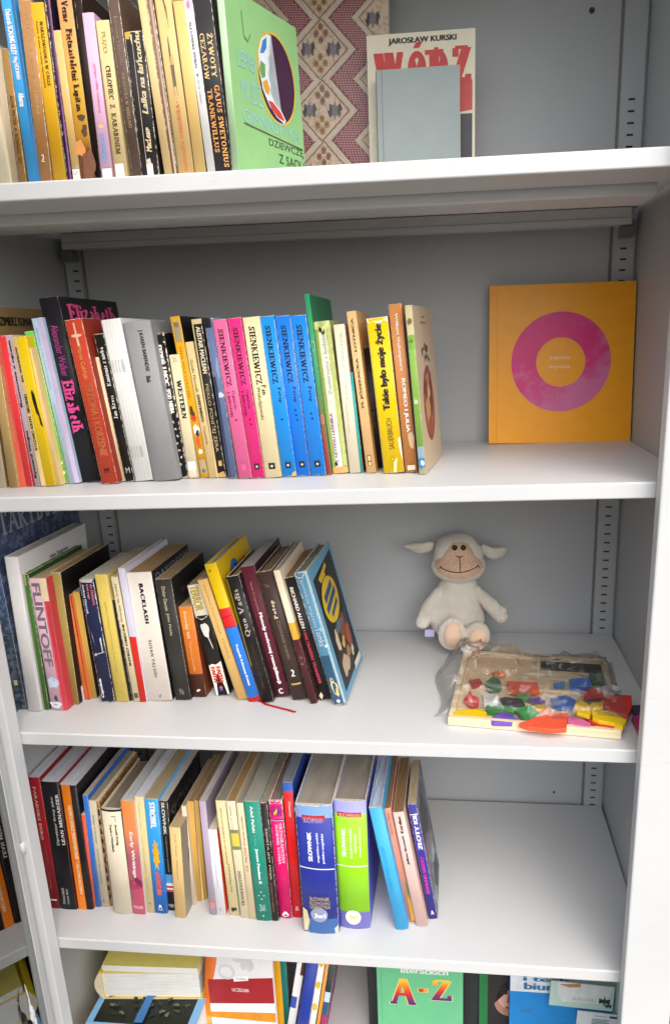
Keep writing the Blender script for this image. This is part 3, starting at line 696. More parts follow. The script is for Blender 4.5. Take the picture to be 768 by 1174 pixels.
B('A', (247, 197.5, 265), (218.5, -16, 243), '#2c2a2e', 'wide black spine with two lines of yellow and orange capitals on the top shelf',
  [('ŻYWOTY', k1(215), k1(495), .56, .88, 'd', '#e7c789', dict(sf=1.1)), ('CEZARÓW', k1(212), k1(505), .14, .46, 'd', '#e7c789', dict(sf=1.1)),
   ('GAJUS SWETONIUS', k1(545), k1(1085), .58, .86, 'd', '#dc9a4e', dict(sf=1.1)), ('TRANKWILLUS', k1(565), k1(980), .16, .44, 'd', '#dc9a4e', dict(sf=1.1))], Y=YA, wear=.6)
gq = dict(bold=.03)
def OVAL(polys):                       # the oval picture sits high on the right of the cover
    return [(c, p_ if k > 12 else [(.64 + (u_ - .63) * 1.17, .375 + (v_ - .41) * 1.42) for u_, v_ in p_]) if c not in ('#5a4a3a', '#4b8a3c') else (c, p_) for k, (c, p_) in enumerate(polys)]
gb = B('A', (267, 197, 276.2), (246.5, -18, 257), '#bfe0b4', 'large green paperback turned to show its cover with an oval picture', Y=YA, d=.135, yaw=math.radians(-22), cov='#86b277', wear=.3,
  cart=[('#d3b84a', ell(.64, .375, .285, .268, 44)), ('#43233f', ell(.64, .375, .262, .250, 44)),
        ('#dfe6ea', [(.385, .36), (.40, .26), (.46, .18), (.54, .14), (.60, .135), (.56, .20), (.585, .235), (.53, .27), (.56, .32), (.51, .36), (.545, .42), (.52, .46), (.58, .52), (.67, .55), (.735, .60), (.70, .62), (.60, .60), (.50, .55), (.42, .47)]),
        ('#3f80c0', [(.42, .27), (.47, .19), (.53, .16), (.52, .22), (.47, .26)]), ('#6ea054', [(.39, .36), (.42, .31), (.48, .32), (.47, .39), (.42, .41)]), ('#dba03c', [(.42, .43), (.49, .40), (.52, .45), (.50, .49), (.45, .48)]), ('#cf463c', [(.48, .52), (.55, .52), (.66, .56), (.71, .605), (.62, .60), (.53, .565)]),
        ('#5a4a3a', [(.12, .705), (.97, .735), (.97, .742), (.12, .712)]), ('#6a9a5c', [(.20, .09), (.21, .09), (.22, .22), (.26, .235), (.30, .19), (.305, .20), (.26, .245), (.212, .232)])],
  ctx=[('LEPIEJ', .31, .43, .10, .33, 'h', '#93c9c4', thin), ('MI IDZ', .46, .58, .12, .40, 'h', '#93c9c4', thin), ('GIMNASTYKA', .625, .70, .12, .93, 'h', '#93c9c4', thin),
       ('DZIEWCZĘ', .74, .795, .45, .98, 'h', '#2c4a2a', thin), ('Z SADU', .815, .87, .58, .98, 'h', '#2c4a2a', thin)])
# patterned album standing at the back
al = FACE('A', (272, 192), (268, -70), 177, .318, '#c9b49d', 'large album in red and beige cross-stitch pattern leaning on the back wall', t=.018, tilt=.02, mottle=('#bfa890', 160.0), wear=.3)
_ao = al.root.matrix_basis.translation
def alb(cx, cy):
    p_ = at_y(270 + cx / 4.267, cy / 4.267, .318); return ((p_.x - _ao.x) / al.d, 1 - (p_.z - _ao.z) / al.h)
po = []
RED, MUL, GRY, DKB, CHN = '#8c4a50', '#a8707c', '#7d747a', '#6b4a3a', '#d9cbbb'
WX, WY, HW, PER = 410, 85, 131, 303                      # waist of the diamonds, their half width and period
def cl(p_): return (min(max(p_[0], .012), .988), min(max(p_[1], .004), .996))
def band(side, o0, o1, col):
    for k in range(-3, 6):
        for half in (0, 1):
            y0 = WY + (k + half * .5) * PER; y1 = y0 + PER * .5
            a0, a1 = (0, HW) if half == 0 else (HW, 0)
            n = 6
            for q in range(n):
                f0, f1 = q / n, (q + 1) / n
                xa, xb = a0 + (a1 - a0) * f0, a0 + (a1 - a0) * f1; ya, yb = y0 + (y1 - y0) * f0, y0 + (y1 - y0) * f1
                pts = [cl(alb(WX + (k+.5)*9 + side * (xx + oo), yy)) for xx, oo, yy in ((xa, o0, ya), (xa, o1, ya), (xb, o1, yb), (xb, o0, yb))]
                vs_ = [p_[1] for p_ in pts]; us_ = [p_[0] for p_ in pts]
                if max(vs_) - min(vs_) > .004 and max(us_) - min(us_) > .004: po.append((col, pts))
for side in (-1, 1):
    band(side, -3, 3, DKB); band(side, 14, 22, CHN); band(side, 28, 36, CHN); band(side, 42, 46, DKB)
    band(side, 46, 150, RED); band(side, 150, 154, DKB); band(side, 160, 168, CHN); band(side, 174, 182, CHN); band(side, 190, 194, DKB)
    for k in range(-3, 6):                                # stitches
        for r_ in range(26):
            yy = WY + k * PER + r_ * PER / 26; tri = 1 - abs(2 * r_ / 26 - 1)
            for kx in range(7):
                xx = WX + (k+.5)*9 + side * (tri * HW + 56 + kx * 14 + (r_ % 2) * 7); u_, v_ = alb(xx, yy)
                if .02 < u_ < .98 and .01 < v_ < .99: po.append(('#bf9a98', rect(u_ - .0055, v_ - .0022, u_ + .0055, v_ + .0022)))
        for kx in range(44):                              # links of the white chain
            yy = WY + k * PER + kx * PER / 44; tri = 1 - abs(2 * kx / 44 - 1)
            for o_ in (25, 171):
                u_, v_ = alb(WX + (k+.5)*9 + side * (tri * HW + o_), yy)
                if .02 < u_ < .98 and .01 < v_ < .99: po.append((CHN, rect(u_ - .010, v_ - .0018, u_ + .010, v_ + .0018)))
for k in range(-3, 6):
    mx_, my_ = WX + (k+.5)*9, WY + (k + .5) * PER
    for dx, dy, c, kind in ((0, -78, '#94705a', 0), (0, 70, '#a87c50', 0), (-62, 0, GRY, 1), (62, 0, GRY, 1), (255, -150, GRY, 1), (-255, -150, GRY, 1)):
        u_, v_ = alb(mx_ + dx, my_ + dy)
        if not (.05 < u_ < .95 and .03 < v_ < .97): continue
        ru_, rv_ = 36 / 4.267 / 177, 36 / 4.267 / 640 / al.h
        if kind: po.append((c, star(u_, v_, ru_, rv_, 8, .40)))
        else:
            for a in range(4): po.append((c, ell(u_ + ru_ * .62 * math.cos(a*math.pi/2), v_ + rv_ * .62 * math.sin(a*math.pi/2), ru_ * .36, rv_ * .36, 8)))
            for a in range(4): po.append(('#5c4034', ell(u_ + ru_ * .62 * math.cos(a*math.pi/2), v_ + rv_ * .62 * math.sin(a*math.pi/2), ru_ * .12, rv_ * .12, 6)))
            po.append(('#d8c2a0', ell(u_, v_, ru_ * .2, rv_ * .2, 8)))
put_art(al, po)
wz = FACE('A', (424, 187), (417.5, 40), 120, .285, '#ded6bf', 'white paperback with red block title standing behind a plain grey book', t=.014, tilt=.02)
put_art(wz, [('#33363c', [(.865, .47), (.975, .47), (.975, .985), (.865, .985)]), ('#c9cbca', [(.87, .78), (.90, .74), (.95, .80), (.97, .78), (.97, .86), (.88, .88)]), ('#5a5e63', [(.88, .90), (.97, .88), (.97, .98), (.88, .98)]), ('#c63a35', [(.84, .30), (.975, .28), (.975, .45), (.84, .46)]), ('#2a2b2e', rect(.085, .40, .12, .96)), ('#c9c3b3', blob(.45, .30, .16, .05, 3))])
put_text(wz, 'JAROSŁAW KURSKI', .025, .066, .20, .83, 'h', '#14130f', .035, 0, 'cover', name='cover_title')
put_text(wz, 'WÓDZ', .055, .30, .06, .965, 'h', '#c8302c', 0, 0, 'cover', name='cover_title', sf=2.0)
gr = FACE('A', (434, 186), (431.5, 80), 93, .255, '#929b9b', 'plain grey clothbound book without lettering in front of the white paperback', t=.022, tilt=.02, hc=True, wear=.2, rough=.8)

put_art(gr, [('#7d8686', rect(.055, .004, .068, .996)), ('#99a2a2', rect(.068, .004, .078, .996))], name='crease_shade')  # darker and lighter lines paint the shading of the hinge groove

# ---- second shelf
B('B', (-11, 556, 9), (-44, 351, -24), '#c7b79b', 'beige spine with brown cover at the left edge of the second shelf', [('CZYŻ', k2(930), k2(1045), .55, .80, 'u', '#3a3128', thin)], wear=.8, cov='#8a7048', Y=.066, d=.145, ctx=[('KAZIMIERZ KUMANIECKI', .055, .105, .18, .97, 'h', '#1c1712', bold)])
B('B', (11, 555, 22), (-10, 420, 0), '#a98b58', 'low tan spine hidden between the beige one and the red one', [], wear=.8, Y=.062)
B('B', (23.5, 555, 39.5), (-7.5, 386, 6.5), '#d8393f', 'bright red spine with rubbed gold lettering near the left end of the second shelf', [('Włodzimierz Tetmajer', k2(480), k2(870), .18, .42, 'u', '#e6a07a', thin)], [('#e2644f', rect(.03, 0, .52, 1))], wear=.8, Y=.067)
B('B', (39.7, 552, 47), (6.8, 385, 13), '#b6a3b1', 'narrow greyish lilac spine with bold black title right of the red one', [('Ryszard Wojna', k2(800), k2(1090), .25, .80, 'u', K, bold), ('Rozmowa z ojcem', k2(285), k2(665), .25, .80, 'u', K, bold)], wear=.7, Y=.0675)
B('B', (47.2, 554, 64.5), (13.3, 387, 30), '#dfbd10', 'yellow book with cream spine strip, bold black capitals and a black figure',
  [('RYSZARD KRYM', k2(720), k2(920), .10, .30, 'u', K, bold), ('SIKORSKI', k2(590), k2(700), .10, .30, 'u', K, bold), ('BAL WAMPIRÓW', k2(320), k2(520), .10, .30, 'u', K, bold)],
  [('#e8cc8a', rect(.02, .005, .37, .995)), (K, [(.62, .36), (.72, .345), (.82, .38), (.86, .47), (.95, .56), (.98, .60), (.84, .58), (.80, .52), (.70, .50), (.62, .42)])], wear=.3, Y=.066)
B('B', (64, 552.5, 70), (30.4, 400, 36.5), '#e9c887', 'low narrow cream spine left of the bright green one on the second shelf', wear=.3, Y=.069)
B('B', (69.8, 555, 79.8), (28.5, 381, 39.5), '#6bc651', 'bright green spine with white lettering on the second shelf', [('Ravel', k2(360), k2(510), .30, .85, 'u', '#f3f7ee', dict(bold=.04)), ('Wiktor', k2(540), k2(730), .40, .75, 'd', '#dff0d8', thin)], [('#d9efd0', blob(.5, .93, .3, .02, 3)), ('#d9efd0', blob(.6, .86, .2, .012, 4))], wear=1.2)
B('B', (80.2, 555, 93.6), (36.5, 366, 48.5), '#b9d3e6', 'tall pale blue and lilac spine with fine blue lettering', [('Zapomniany', k2(210), k2(310), .22, .40, 'd', '#5b7f9c', thin), ('to Pole, Powieść wspomnień', k2(320), k2(560), .22, .44, 'd', '#7a9cb5', thin), ('Janina Zającówna', k2(640), k2(810), .2, .40, 'd', '#7fb0cf', thin)], [('#c9b9dc', rect(.56, .004, .995, .996))], wear=.3)
B('B', (94.4, 553.5, 116.5), (45, 343, 66), '#1b1a1f', 'tall black hardback with hot pink title on spine and cover', [('Alexander Walker', k2(195), k2(485), .34, .72, 'd', '#c2479a', dict(bold=.01)), ('Elizabeth', k2(505), k2(815), .24, .86, 'd', '#ef4f9c', dict(sf=1.3))], ctx=[('Elizabeth', .035, .125, .10, .93, 'h', '#e4508f', dict(sf=1.3))], hc=True, wear=.15, pg='#d8d2c6', d=.165)
B('B', (117, 553.5, 133.5), (74.5, 368, 97.5), '#b23d28', 'rust red spine with a small pale sword at its head', [('Marek Celiński', k2(320), k2(505), .40, .68, 'd', '#e8a851', thin), ('TRZCINA I KORZENIE', k2(530), k2(960), .34, .80, 'd', '#b8643a', bold), ('M', k2(1030), k2(1062), .35, .65, 'h', '#4c1710', bold)],
  [('#e9c6a4', [(.46, .02), (.54, .02), (.56, .085), (.80, .09), (.80, .10), (.57, .105), (.60, .155), (.46, .155), (.46, .105), (.22, .10), (.22, .088), (.46, .085)])], wear=.8, cov='#8b2e22', cart=[('#2c2726', ell(.36, .16, .15, .095, 24)), ('#544b49', blob(.36, .15, .08, .05, 4))], Y=.070)
B('B', (134, 553, 144.5), (103.5, 411, 115), '#efdcb5', 'low plain cream spine right of the rust red one', wear=.4)
B('B', (144.7, 553, 155.3), (108, 384, 119.5), '#191816', 'narrow black spine with white lettering reading upward on the second shelf', [('Jan Kross', k2(600), k2(735), .28, .68, 'u', WH, dict(sf=1)), ('Kamienie z nieba', k2(325), k2(545), .28, .68, 'u', WH, dict(sf=1)), ('M', k2(1025), k2(1060), .3, .75, 'h', '#b9b4aa')], wear=.9)
B('B', (155.7, 552.5, 175.5), (116, 368, 141), '#efeeea', 'white spine with fine grey pinstripes and two grey blocks of small print', [(s, va, vb, ua, ub, 'd', '#77767a', thin) for va, vb in ((k2(395), k2(468)), (k2(898), k2(968))) for s, ua, ub in (('jednostka', .12, .20), ('Karen, pewien', .28, .36), ('dzień w życiu', .44, .52), ('GODZINY', .62, .74))], [('#c9c8c6', rect(u, .01, u + .012, .99)) for u in (.24, .40, .58, .80)], wear=.2)
B('B', (176, 552, 206), (141.5, 371, 173), '#8f8f91', 'wide mid grey spine with a short line of black capitals near its head', [('J KAREN BARENDSE', k2(232), k2(465), .52, .70, 'd', K, dict(bold=.02)), ('Bak', k2(490), k2(530), .52, .68, 'd', K, dict(bold=.02))], wear=.15, rough=.5, cov='#8a8a8c', pg='#bdbdbd', hc=True)
B('B', (206.3, 549, 216), (176.7, 383, 190), '#1c1a19', 'scuffed black spine with chunky white letters left of a short cream one', [('DZIEŃ', k2(310), k2(420), .22, .72, 'd', WH, dict(bold=.06)), ('I NOC', k2(435), k2(545), .25, .70, 'd', WH, dict(bold=.06)), ('SPOD', k2(560), k2(620), .28, .70, 'd', WH, dict(bold=.06)), ('NIEBA', k2(630), k2(705), .30, .72, 'd', WH, dict(bold=.06))], [('#b9b2a6', blob(.4+.1*(i % 3), .60 + .05*i, .12, .008, i)) for i in range(7)], wear=2.2, cov='#1a1817')
B('B', (217, 549, 228.8), (194, 407.5, 206.5), '#ecdcb4', 'short cream spine with one bold black word in capitals', [('WESTERN', k2(515), k2(735), .34, .78, 'd', '#23201a', dict(sf=1.3))], [('#d8cbb0', rect(.3, .02, .7, .06)), ('#f2efe8', rect(.1, .86, .85, .93)), ('#ecc7b2', rect(.1, .93, .85, .985))], wear=.5)
B('B', (230.4, 548.5, 240.3), (195, 364, 207.5), '#e0a41d', 'golden yellow spine with a small red and white figure and grey squares', [('PIES PRZYJACIEL', k2(320), k2(620), .30, .62, 'd', '#c07a12', thin)],
  [('#a89a78', rect(.20, .03, .85, .15)), ('#7d745c', ell(.52, .05, .26, .016, 16)), ('#5a3c28', blob(.45, .58, .22, .035, 2)), ('#d8472a', blob(.5, .62, .25, .02, 3)), ('#f0ece6', blob(.55, .69, .28, .035, 4)), ('#2e3440', blob(.6, .715, .2, .018, 5)), ('#d85a30', blob(.5, .77, .22, .03, 6)), ('#efe4d0', blob(.55, .83, .2, .018, 7)), ('#a89a78', rect(.20, .88, .85, .975)), ('#6f6650', ell(.52, .955, .22, .014, 14))], wear=.3, cov='#1b1816')
B('B', (240.5, 548.5, 249), (212.3, 393, 222), '#e6c88c', 'narrow cream spine with dark lettering between the golden yellow one and the black one', [('Guido Morselli', k2(395), k2(580), .28, .62, 'd', '#3a2c1c', thin), ('DIVERTIMENTO', k2(595), k2(755), .30, .68, 'd', '#2b2118', bold), ('Czytelnik', k2(780), k2(890), .32, .66, 'd', '#3a2c1c', thin)], wear=.3)
B('B', (249.3, 548, 259.8), (219.5, 367, 232), '#24201c', 'black spine with cream edges and outlined cream capitals', [('ALISTAIR MACLEAN', k2(205), k2(470), .34, .80, 'd', '#e6dcb8', bold), ('PIEKŁO PONIŻEJ ZERA', k2(530), k2(930), .26, .78, 'd', '#cdb98a', dict(bold=.0))], [('#dcc898', rect(.0, 0, .14, 1)), ('#dcc898', rect(.14, .0, .95, .03)), ('#c9a85a', rect(.40, .89, .75, .925)), ('#caa05c', [(.1, .975), (.8, .96), (.95, .998), (.1, .998)])], wear=1.6)
B('B', (262.3, 549.5, 272.8), (234, 366, 244.5), '#5c6a8c', 'dark slate blue spine with a pale patch left of the pink pair', [], [('#16161a', rect(.02, .0, .72, .055)), ('#cfd6e4', blob(.6, .465, .25, .02, 4)), ('#39415c', rect(.02, .35, .35, .99)), ('#8796b8', blob(.7, .3, .2, .06, 5))], wear=.8, cov='#7b8fb4')
sq = lambda c: [(c, rect(.32, .905, .72, .945)), ('#d8c8b8', ell(.52, .925, .10, .009, 4))]
def starlets(n, c='#2a1a2a', v=.62): return [(c, star(.55 + .02 * i, v + .032 * i, .10, .008, 5, .5)) for i in range(n)]
SK = dict(bold=.03)
def sien(bot, top, col, label, sub, stars, ink, **kw):
    B('B', bot, top, col, label, [('SIENKIEWICZ', .055, .405, .30, .66, 'd', ink, dict(sf=1.05))] + sub, stars, **kw)
sien((274.2, 549.5, 289), (243.8, 368, 260.6), '#e86a9c', 'paler pink paperback with one star, first of the matching set', [('Ogniem', .435, .555, .52, .78, 'd', '#8a2a52', dict(sf=0.95)), ('i mieczem', .44, .60, .20, .46, 'd', '#8a2a52', dict(sf=0.95))], starlets(1) + [('#d2507f', rect(.32, .905, .72, .945)), ('#e86a9c', ell(.52, .925, .12, .011, 4))], '#4a1430', wear=.6)
sien((289.4, 549, 304), (261, 366, 277.2), '#e02f7b', 'deeper pink paperback with two stars, second of the matching set', [('Ogniem', .435, .555, .52, .78, 'd', '#7a1845', dict(sf=0.95)), ('i mieczem', .44, .60, .20, .46, 'd', '#7a1845', dict(sf=0.95))], starlets(2) + sq('#3a1226'), '#4a0e2c', wear=.6)
sien((304.4, 548.5, 324), (278, 365, 297.2), '#eddcae', 'cream paperback of the matching set between the pink pair and the blue three', [('Pan', .41, .475, .58, .84, 'd', '#2e2820', dict(sf=0.95)), ('Wołodyjowski', .42, .625, .22, .48, 'd', '#2e2820', thin)], sq('#1d1a16'), '#1d1a16', wear=.6)
sien((324.3, 547.5, 339.8), (297.5, 364, 315.5), '#1f90e4', 'blue paperback of the matching set with one star and a torn foot corner', [('Potop', .43, .525, .50, .78, 'd', '#12305a', dict(sf=0.95))], starlets(1, '#10203c', .63) + sq('#10182c') + [('#d9a04a', [(.62, .998), (.78, .975), (1, .965), (1, .998)])], '#10182c', wear=.7)
sien((340.2, 546.5, 356.5), (315.9, 363.5, 332.6), '#1a78d8', 'darker blue paperback of the matching set with three stars', [('Potop', .43, .525, .50, .78, 'd', '#12305a', dict(sf=0.95))], starlets(3, '#10203c', .575) + sq('#10182c'), '#10182c', wear=.7)
sien((357, 546, 374.5), (332.9, 363, 351.2), '#2186e2', 'last blue paperback of the matching set with two stars, beside the tall green one', [('Potop', .43, .525, .50, .78, 'd', '#12305a', dict(sf=0.95))], starlets(2, '#10203c', .60) + sq('#10182c'), '#10182c', wear=.7)
B('B', (375.2, 545, 381), (349, 338, 354), [(0, '#b3443c'), (.18, '#b3503e'), (.38, '#6a7a44'), (.55, '#2f8a58'), (1, '#2a9263')], 'tall thin green album fading to red at its foot', [], [('#7fc79c', ell(.5, .275, .34, .03, 20)), ('#2f8a58', ell(.5, .275, .22, .024, 20)), ('#d88a6a', ell(.5, .68, .34, .03, 20)), ('#a8604a', ell(.5, .68, .22, .024, 20))], smooth=True, cov='#1f7a4c', wear=.2, d=.16)
B('B', (382, 543.5, 399.8), (359, 370, 378), '#c9cf84', 'leafy yellow green spine with a black bird at the head and orange foot', [('Zwierzęta i ludzie', k2(250), k2(600), .40, .64, 'u', '#b8b8ae', bold), ('Z NOTESU LEŚNIKA', k2(700), k2(1000), .22, .46, 'u', '#9a4a86', bold)],
  [('#e2e6cf', rect(.26, .08, .70, .955)), ('#9aa85a', rect(.04, .05, .22, .95)), ('#b8c070', rect(.76, .05, .95, .95)), (K, [(.30, .035), (.46, .04), (.52, .07), (.66, .045), (.62, .085), (.48, .10), (.44, .07), (.30, .06)]), ('#e0a05c', rect(.01, .955, .99, .998)), (K, blob(.30, .935, .12, .012, 6))], wear=.7, mottle=('#a8b460', 90.0))
B('B', (401, 543, 413), (382, 373, 396), '#efe2c8', 'cream white spine with fine grey lettering right of the leafy one', [('Hanna Ożogowska', k2(640), k2(820), .30, .48, 'u', '#b8ab98', thin), ('Ucho od śledzia', k2(240), k2(620), .45, .64, 'u', '#c4b6a0', thin)], wear=.4)
B('B', (412.5, 542.5, 417.3), (400, 428, 404.5), '#2f9c94', 'thin teal booklet leaning on the peach spine', wear=.3, cov='#8a2a2a')
B('B', (420.5, 543, 430.3), (397, 358, 409.3), '#e8bd83', 'peach spine with brown capitals reading upward and a square mark at its foot', [('M. JÓZEFACKA · LOTNICA', k2(155), k2(670), .30, .68, 'u', '#6a4424', bold)], [('#7a5430', rect(.25, .885, .70, .955)), ('#e8bd83', rect(.35, .89, .62, .92)), ('#e8bd83', rect(.35, .93, .62, .95))], wear=.3, pg='#c8ae84')
B('B', (430.8, 538, 440), (414, 400, 425), '#1d1a18', 'low black spine set back beside the yellow one with bold title', [('Nevil Shute', k2(590), k2(790), .35, .6, 'd', '#6e6a60', thin)], wear=.8)
B('B', (440.2, 543.5, 463.5), (419.8, 366, 445), '#f0c80a', 'bright yellow spine with a bold black title and torn foot', [('Takie było moje życie', k2(190), k2(690), .30, .76, 'u', '#211c08', dict(bold=.05)), ('SAUERBRUCH', k2(735), k2(920), .40, .66, 'u', '#3a330c', thin)],
  [('#f1ead2', [(.0, .0), (1, 0), (.97, .035), (.8, .02), (.55, .045), (.3, .02), (.05, .03)]), ('#f6eeb0', [(.50, .995), (.56, .93), (.70, .90), (.72, .91), (.62, .95), (.62, .995)]), ('#f0e7c4', [(.86, .78), (.99, .76), (.99, .93), (.90, .86)]), ('#8a7a1c', ell(.50, .905, .09, .012, 14)), ('#f0c80a', ell(.50, .905, .05, .007, 14))], wear=1.1, pg='#8a7454')
B('B', (464.8, 542.5, 478.8), (445, 350, 460.3), '#b97a45', 'caramel brown spine with white lettering reading downward', [('William Shakespeare', k2(125), k2(455), .36, .66, 'd', '#e8d3bb', bold), ('ROMEO I JULIA', k2(495), k2(815), .36, .74, 'd', '#f3e9df', bold)], [('#d9b58c', blob(.75, .80, .2, .06, 3)), ('#e6d2bb', rect(.2, .955, .85, .985))], wear=.5)
B('B', (480.6, 544.5, 488.6), (463.6, 351, 472.2), [(0, '#bdb58a'), (.04, '#4f94c8'), (.10, '#9fb8c4'), (.17, '#7aa043'), (.75, '#6d9a33'), (.83, '#b7ae84'), (1, '#c5b892')], 'green spined picture book whose beige cover shows a red oval scene', [('Baśnie', .53, .57, .2, .7, 'h', '#dfe8c0', bold)], [('#e6ecf2', blob(.6, .93, .22, .02, 4)), ('#3f7ab0', blob(.4, .955, .2, .014, 5)), ('#7a6a4a', blob(.5, .09, .3, .02, 7)), ('#857a52', blob(.5, .2, .25, .012, 8))], cov='#b9a78c', wear=.6, d=.150, yaw=math.radians(-7),
  cart=[('#8a7d76', [(.36, .395), (.44, .355), (.56, .36), (.72, .43), (.60, .42), (.46, .40), (.42, .43)]), ('#8c4a40', ell(.47, .60, .27, .235, 40)), ('#b07a5c', ell(.46, .60, .21, .195, 36)), ('#c79a6c', blob(.40, .60, .11, .12, 3)), ('#6f2f30', blob(.58, .55, .09, .12, 5)), ('#a05040', blob(.46, .74, .14, .05, 6)), ('#7d4038', blob(.34, .50, .06, .08, 7)), ('#d3b184', blob(.47, .52, .06, .05, 8)), ('#5c5148', [(.27, .255), (.36, .24), (.42, .26), (.36, .255), (.30, .30)]), ('#5c5148', [(.44, .21), (.50, .23), (.62, .24), (.52, .26), (.56, .28), (.44, .26)]), ('#5c5148', [(.40, .30), (.52, .285), (.68, .33), (.62, .335), (.52, .305), (.42, .33)]), ('#7a6e60', rect(.40, .055, .55, .062)), ('#7a6e60', rect(.34, .09, .62, .098))])
oc = FACE('B', (560, 505), (566, 326.7), 162, .330, '#f6a51c', 'square orange book with a magenta ring propped against the back wall', t=.012, tilt=.09, h=None, wear=.1, rough=.3)
ring = [(.50 + .345*math.cos(a), .485 + .345*oc.d/oc.h*math.sin(a)) for a in [2*math.pi*i/64 for i in range(65)]]; rin = [(.50 + .170*math.cos(a), .485 + .170*oc.d/oc.h*math.sin(a)) for a in [2*math.pi*i/64 for i in range(65)]]
magm = cover_mat('#c92a70', 0.0, .3, ('#d4709f', 9.0), True, True)
put_art(oc, [(magm, [ring[i], ring[i+1], rin[i+1], rin[i]]) for i in range(64)], name='ring_print')
put_art(oc, [('#e29418', rect(.052, .002, .058, .998))], name='crease_shade')  # crease shown by a painted darker line
put_text(oc, 'inspiracje', .445, .475, .425, .565, 'h', '#f4dfc8', .0, 0, 'cover', name='cover_title'); put_text(oc, 'aktywacje', .50, .53, .42, .565, 'h', '#f4dfc8', .0, 0, 'cover', name='cover_title')

# ---- third shelf
tb = B('C', (10, 814, 31), (-43, 555, -18), [(0, '#2f3f3f'), (.30, '#33464a'), (.55, '#3c527c'), (.80, '#4d5c80'), (1, '#454a60')], 'huge dark blue album with pale serif title at the left wall of the third shelf', [], [('#b9b28e', rect(.62, .86, .80, .885))], smooth=True, cov='#3d4866', mottle=('#7f8aa6', 120.0), wear=.8, d=.228, Y=.062, cmottle=('#6f7d9a', 90.0),
  ctx=[('TARYBUL', .135, .235, .07, .74, 'h', '#a8b0bc', dict(sf=0.95))])
B('C', (33.3, 815.5, 50), (5.5, 639, 18.5), '#e4e0df', 'large white paperback near the left end of the third shelf', [], cov='#dcd9d8', d=.187, pg='#cfcdc9', wear=.2, ctx=[('Adam Zagajewski', .085, .115, .40, .68, 'h', '#6a6a6c', bold)])
B('C', (50.6, 808.6, 57.3), (26.5, 658.6, 32.5), '#3f6a2c', 'thin dark green hardback right of the large white paperback', [], [('#b8ac78', rect(0, 0, .5, .08)), ('#8a9a58', rect(0, .0, .2, 1))], cov='#1f4a20', hc=True, wear=.7, pg='#4a5c3a', Y=.0625)
B('C', (58.9, 809, 78.4), (33.2, 663.5, 53), '#d9b3c2', 'pink spine with large grey outlined capitals and a red right edge', [('FLINTOFF', k3(400), k3(880), .12, .62, 'd', '#82767f', dict(bold=.02))], [('#cc3a48', rect(.74, .05, 1, 1)), ('#e26a6c', rect(.68, .05, .76, 1)), ('#dfe0ee', blob(.35, .955, .3, .03, 3)), ('#c9d2e8', blob(.4, .78, .28, .05, 4)), ('#4a4650', blob(.42, .905, .12, .02, 6)), ('#f0d6b0', rect(.62, .0, .99, .165))], wear=.3, pg='#b49a78', cov='#b83a40', Y=.063)
B('C', (79.4, 807.6, 93.8), (57, 656.7, 67.8), '#9a8648', 'olive spine with small black capitals and a black band low down', [('DONALD E. OLIVER', k3(415), k3(615), .10, .35, 'd', K, bold), ('MAN  KIEDYŚ', k3(775), k3(1050), .08, .30, 'd', '#6f6038', bold)], [('#1c1812', rect(.02, .52, .38, .92))], cov='#17130f', wear=.6, pg='#a08a60', hc=True)
B('C', (93.6, 804, 96.4), (72, 690, 75), '#d9cfd6', 'thin pale booklet between the olive spine and the orange one', wear=.8)
B('C', (96.2, 802.5, 103.8), (74.3, 682, 83), '#ec8446', 'thin orange spine with a red right edge on the third shelf', [], [('#c23a1c', rect(.80, 0, 1, 1))], wear=.4, pg='#8e8a88')
B('C', (104.2, 800.5, 112), (83.6, 679, 91.6), '#c4a24e', 'mustard spine between the thin orange one and the navy one', wear=.3, cov='#3a2c1e', pg='#8e8a88')
B('C', (117, 805, 132), (91, 665, 108.5), '#1d2444', 'worn navy spine with white creases and small lettering', [('Andrzej Gierczak', k3b(335), k3b(520), .10, .30, 'd', '#d9d9e4', bold), ('Od mgr', k3b(335), k3b(430), .42, .60, 'd', '#d98a7a', bold), ('do Doktora', k3b(335), k3b(465), .70, .90, 'd', '#c8707c', bold), ('Czytelnik', k3b(930), k3b(1060), .10, .36, 'u', '#e8e8f0', bold)],
  [('#d8d3c8', [(.70, .47), (.82, .46), (.80, .585), (.74, .58)]), ('#c9c4ba', [(.18, .41), (.26, .45), (.30, .52), (.24, .47)]), ('#b9b4ac', [(.1, .60), (.9, .575), (.9, .583), (.1, .61)]), ('#cfcabf', blob(.25, .60, .08, .012, 5)), ('#cfcabf', [(.02, 0), (.98, 0), (.9, .025), (.1, .02)])], wear=1.4, pg='#d5d0c6')
B('C', (133.7, 804.8, 147), (108.6, 659, 124), '#e6cd66', 'pale yellow spine with faint grey lettering right of the navy one', [('Erich Maria Remarque Czarny obelisk', k3b(440), k3b(885), .42, .62, 'u', '#b8a253', thin)], [('#bfa64c', rect(.3, .915, .7, .918))], wear=.3, pg='#c4b9a4', cov='#c8b46a')
B('C', (148.6, 804, 153), (128, 688, 132.8), '#191714', 'thin low black spine right of the pale yellow one', wear=.8)
B('C', (154, 804.5, 160.6), (127.3, 662, 136.8), '#ecdcb4', 'narrow cream spine with black italic and bold lettering left of the red footed one', [('Wracając do źródeł', k3b(330), k3b(570), .30, .72, 'u', K, dict(bold=0, shear=.2)), ('INTRO OBECNI', k3b(585), k3b(850), .36, .70, 'u', '#2a241a', bold)], [('#5a5148', rect(.2, .93, .8, .97))], wear=.3)
B('C', (161, 805, 169.3), (135.4, 652, 143.2), [(0, '#dc2f22'), (.50, '#dcd8ea'), (1, '#dcd6e8')], 'narrow spine, pale lilac above and bright red below', wear=.2, cov='#d3cde0', d=.155, pg='#e2dfe6')
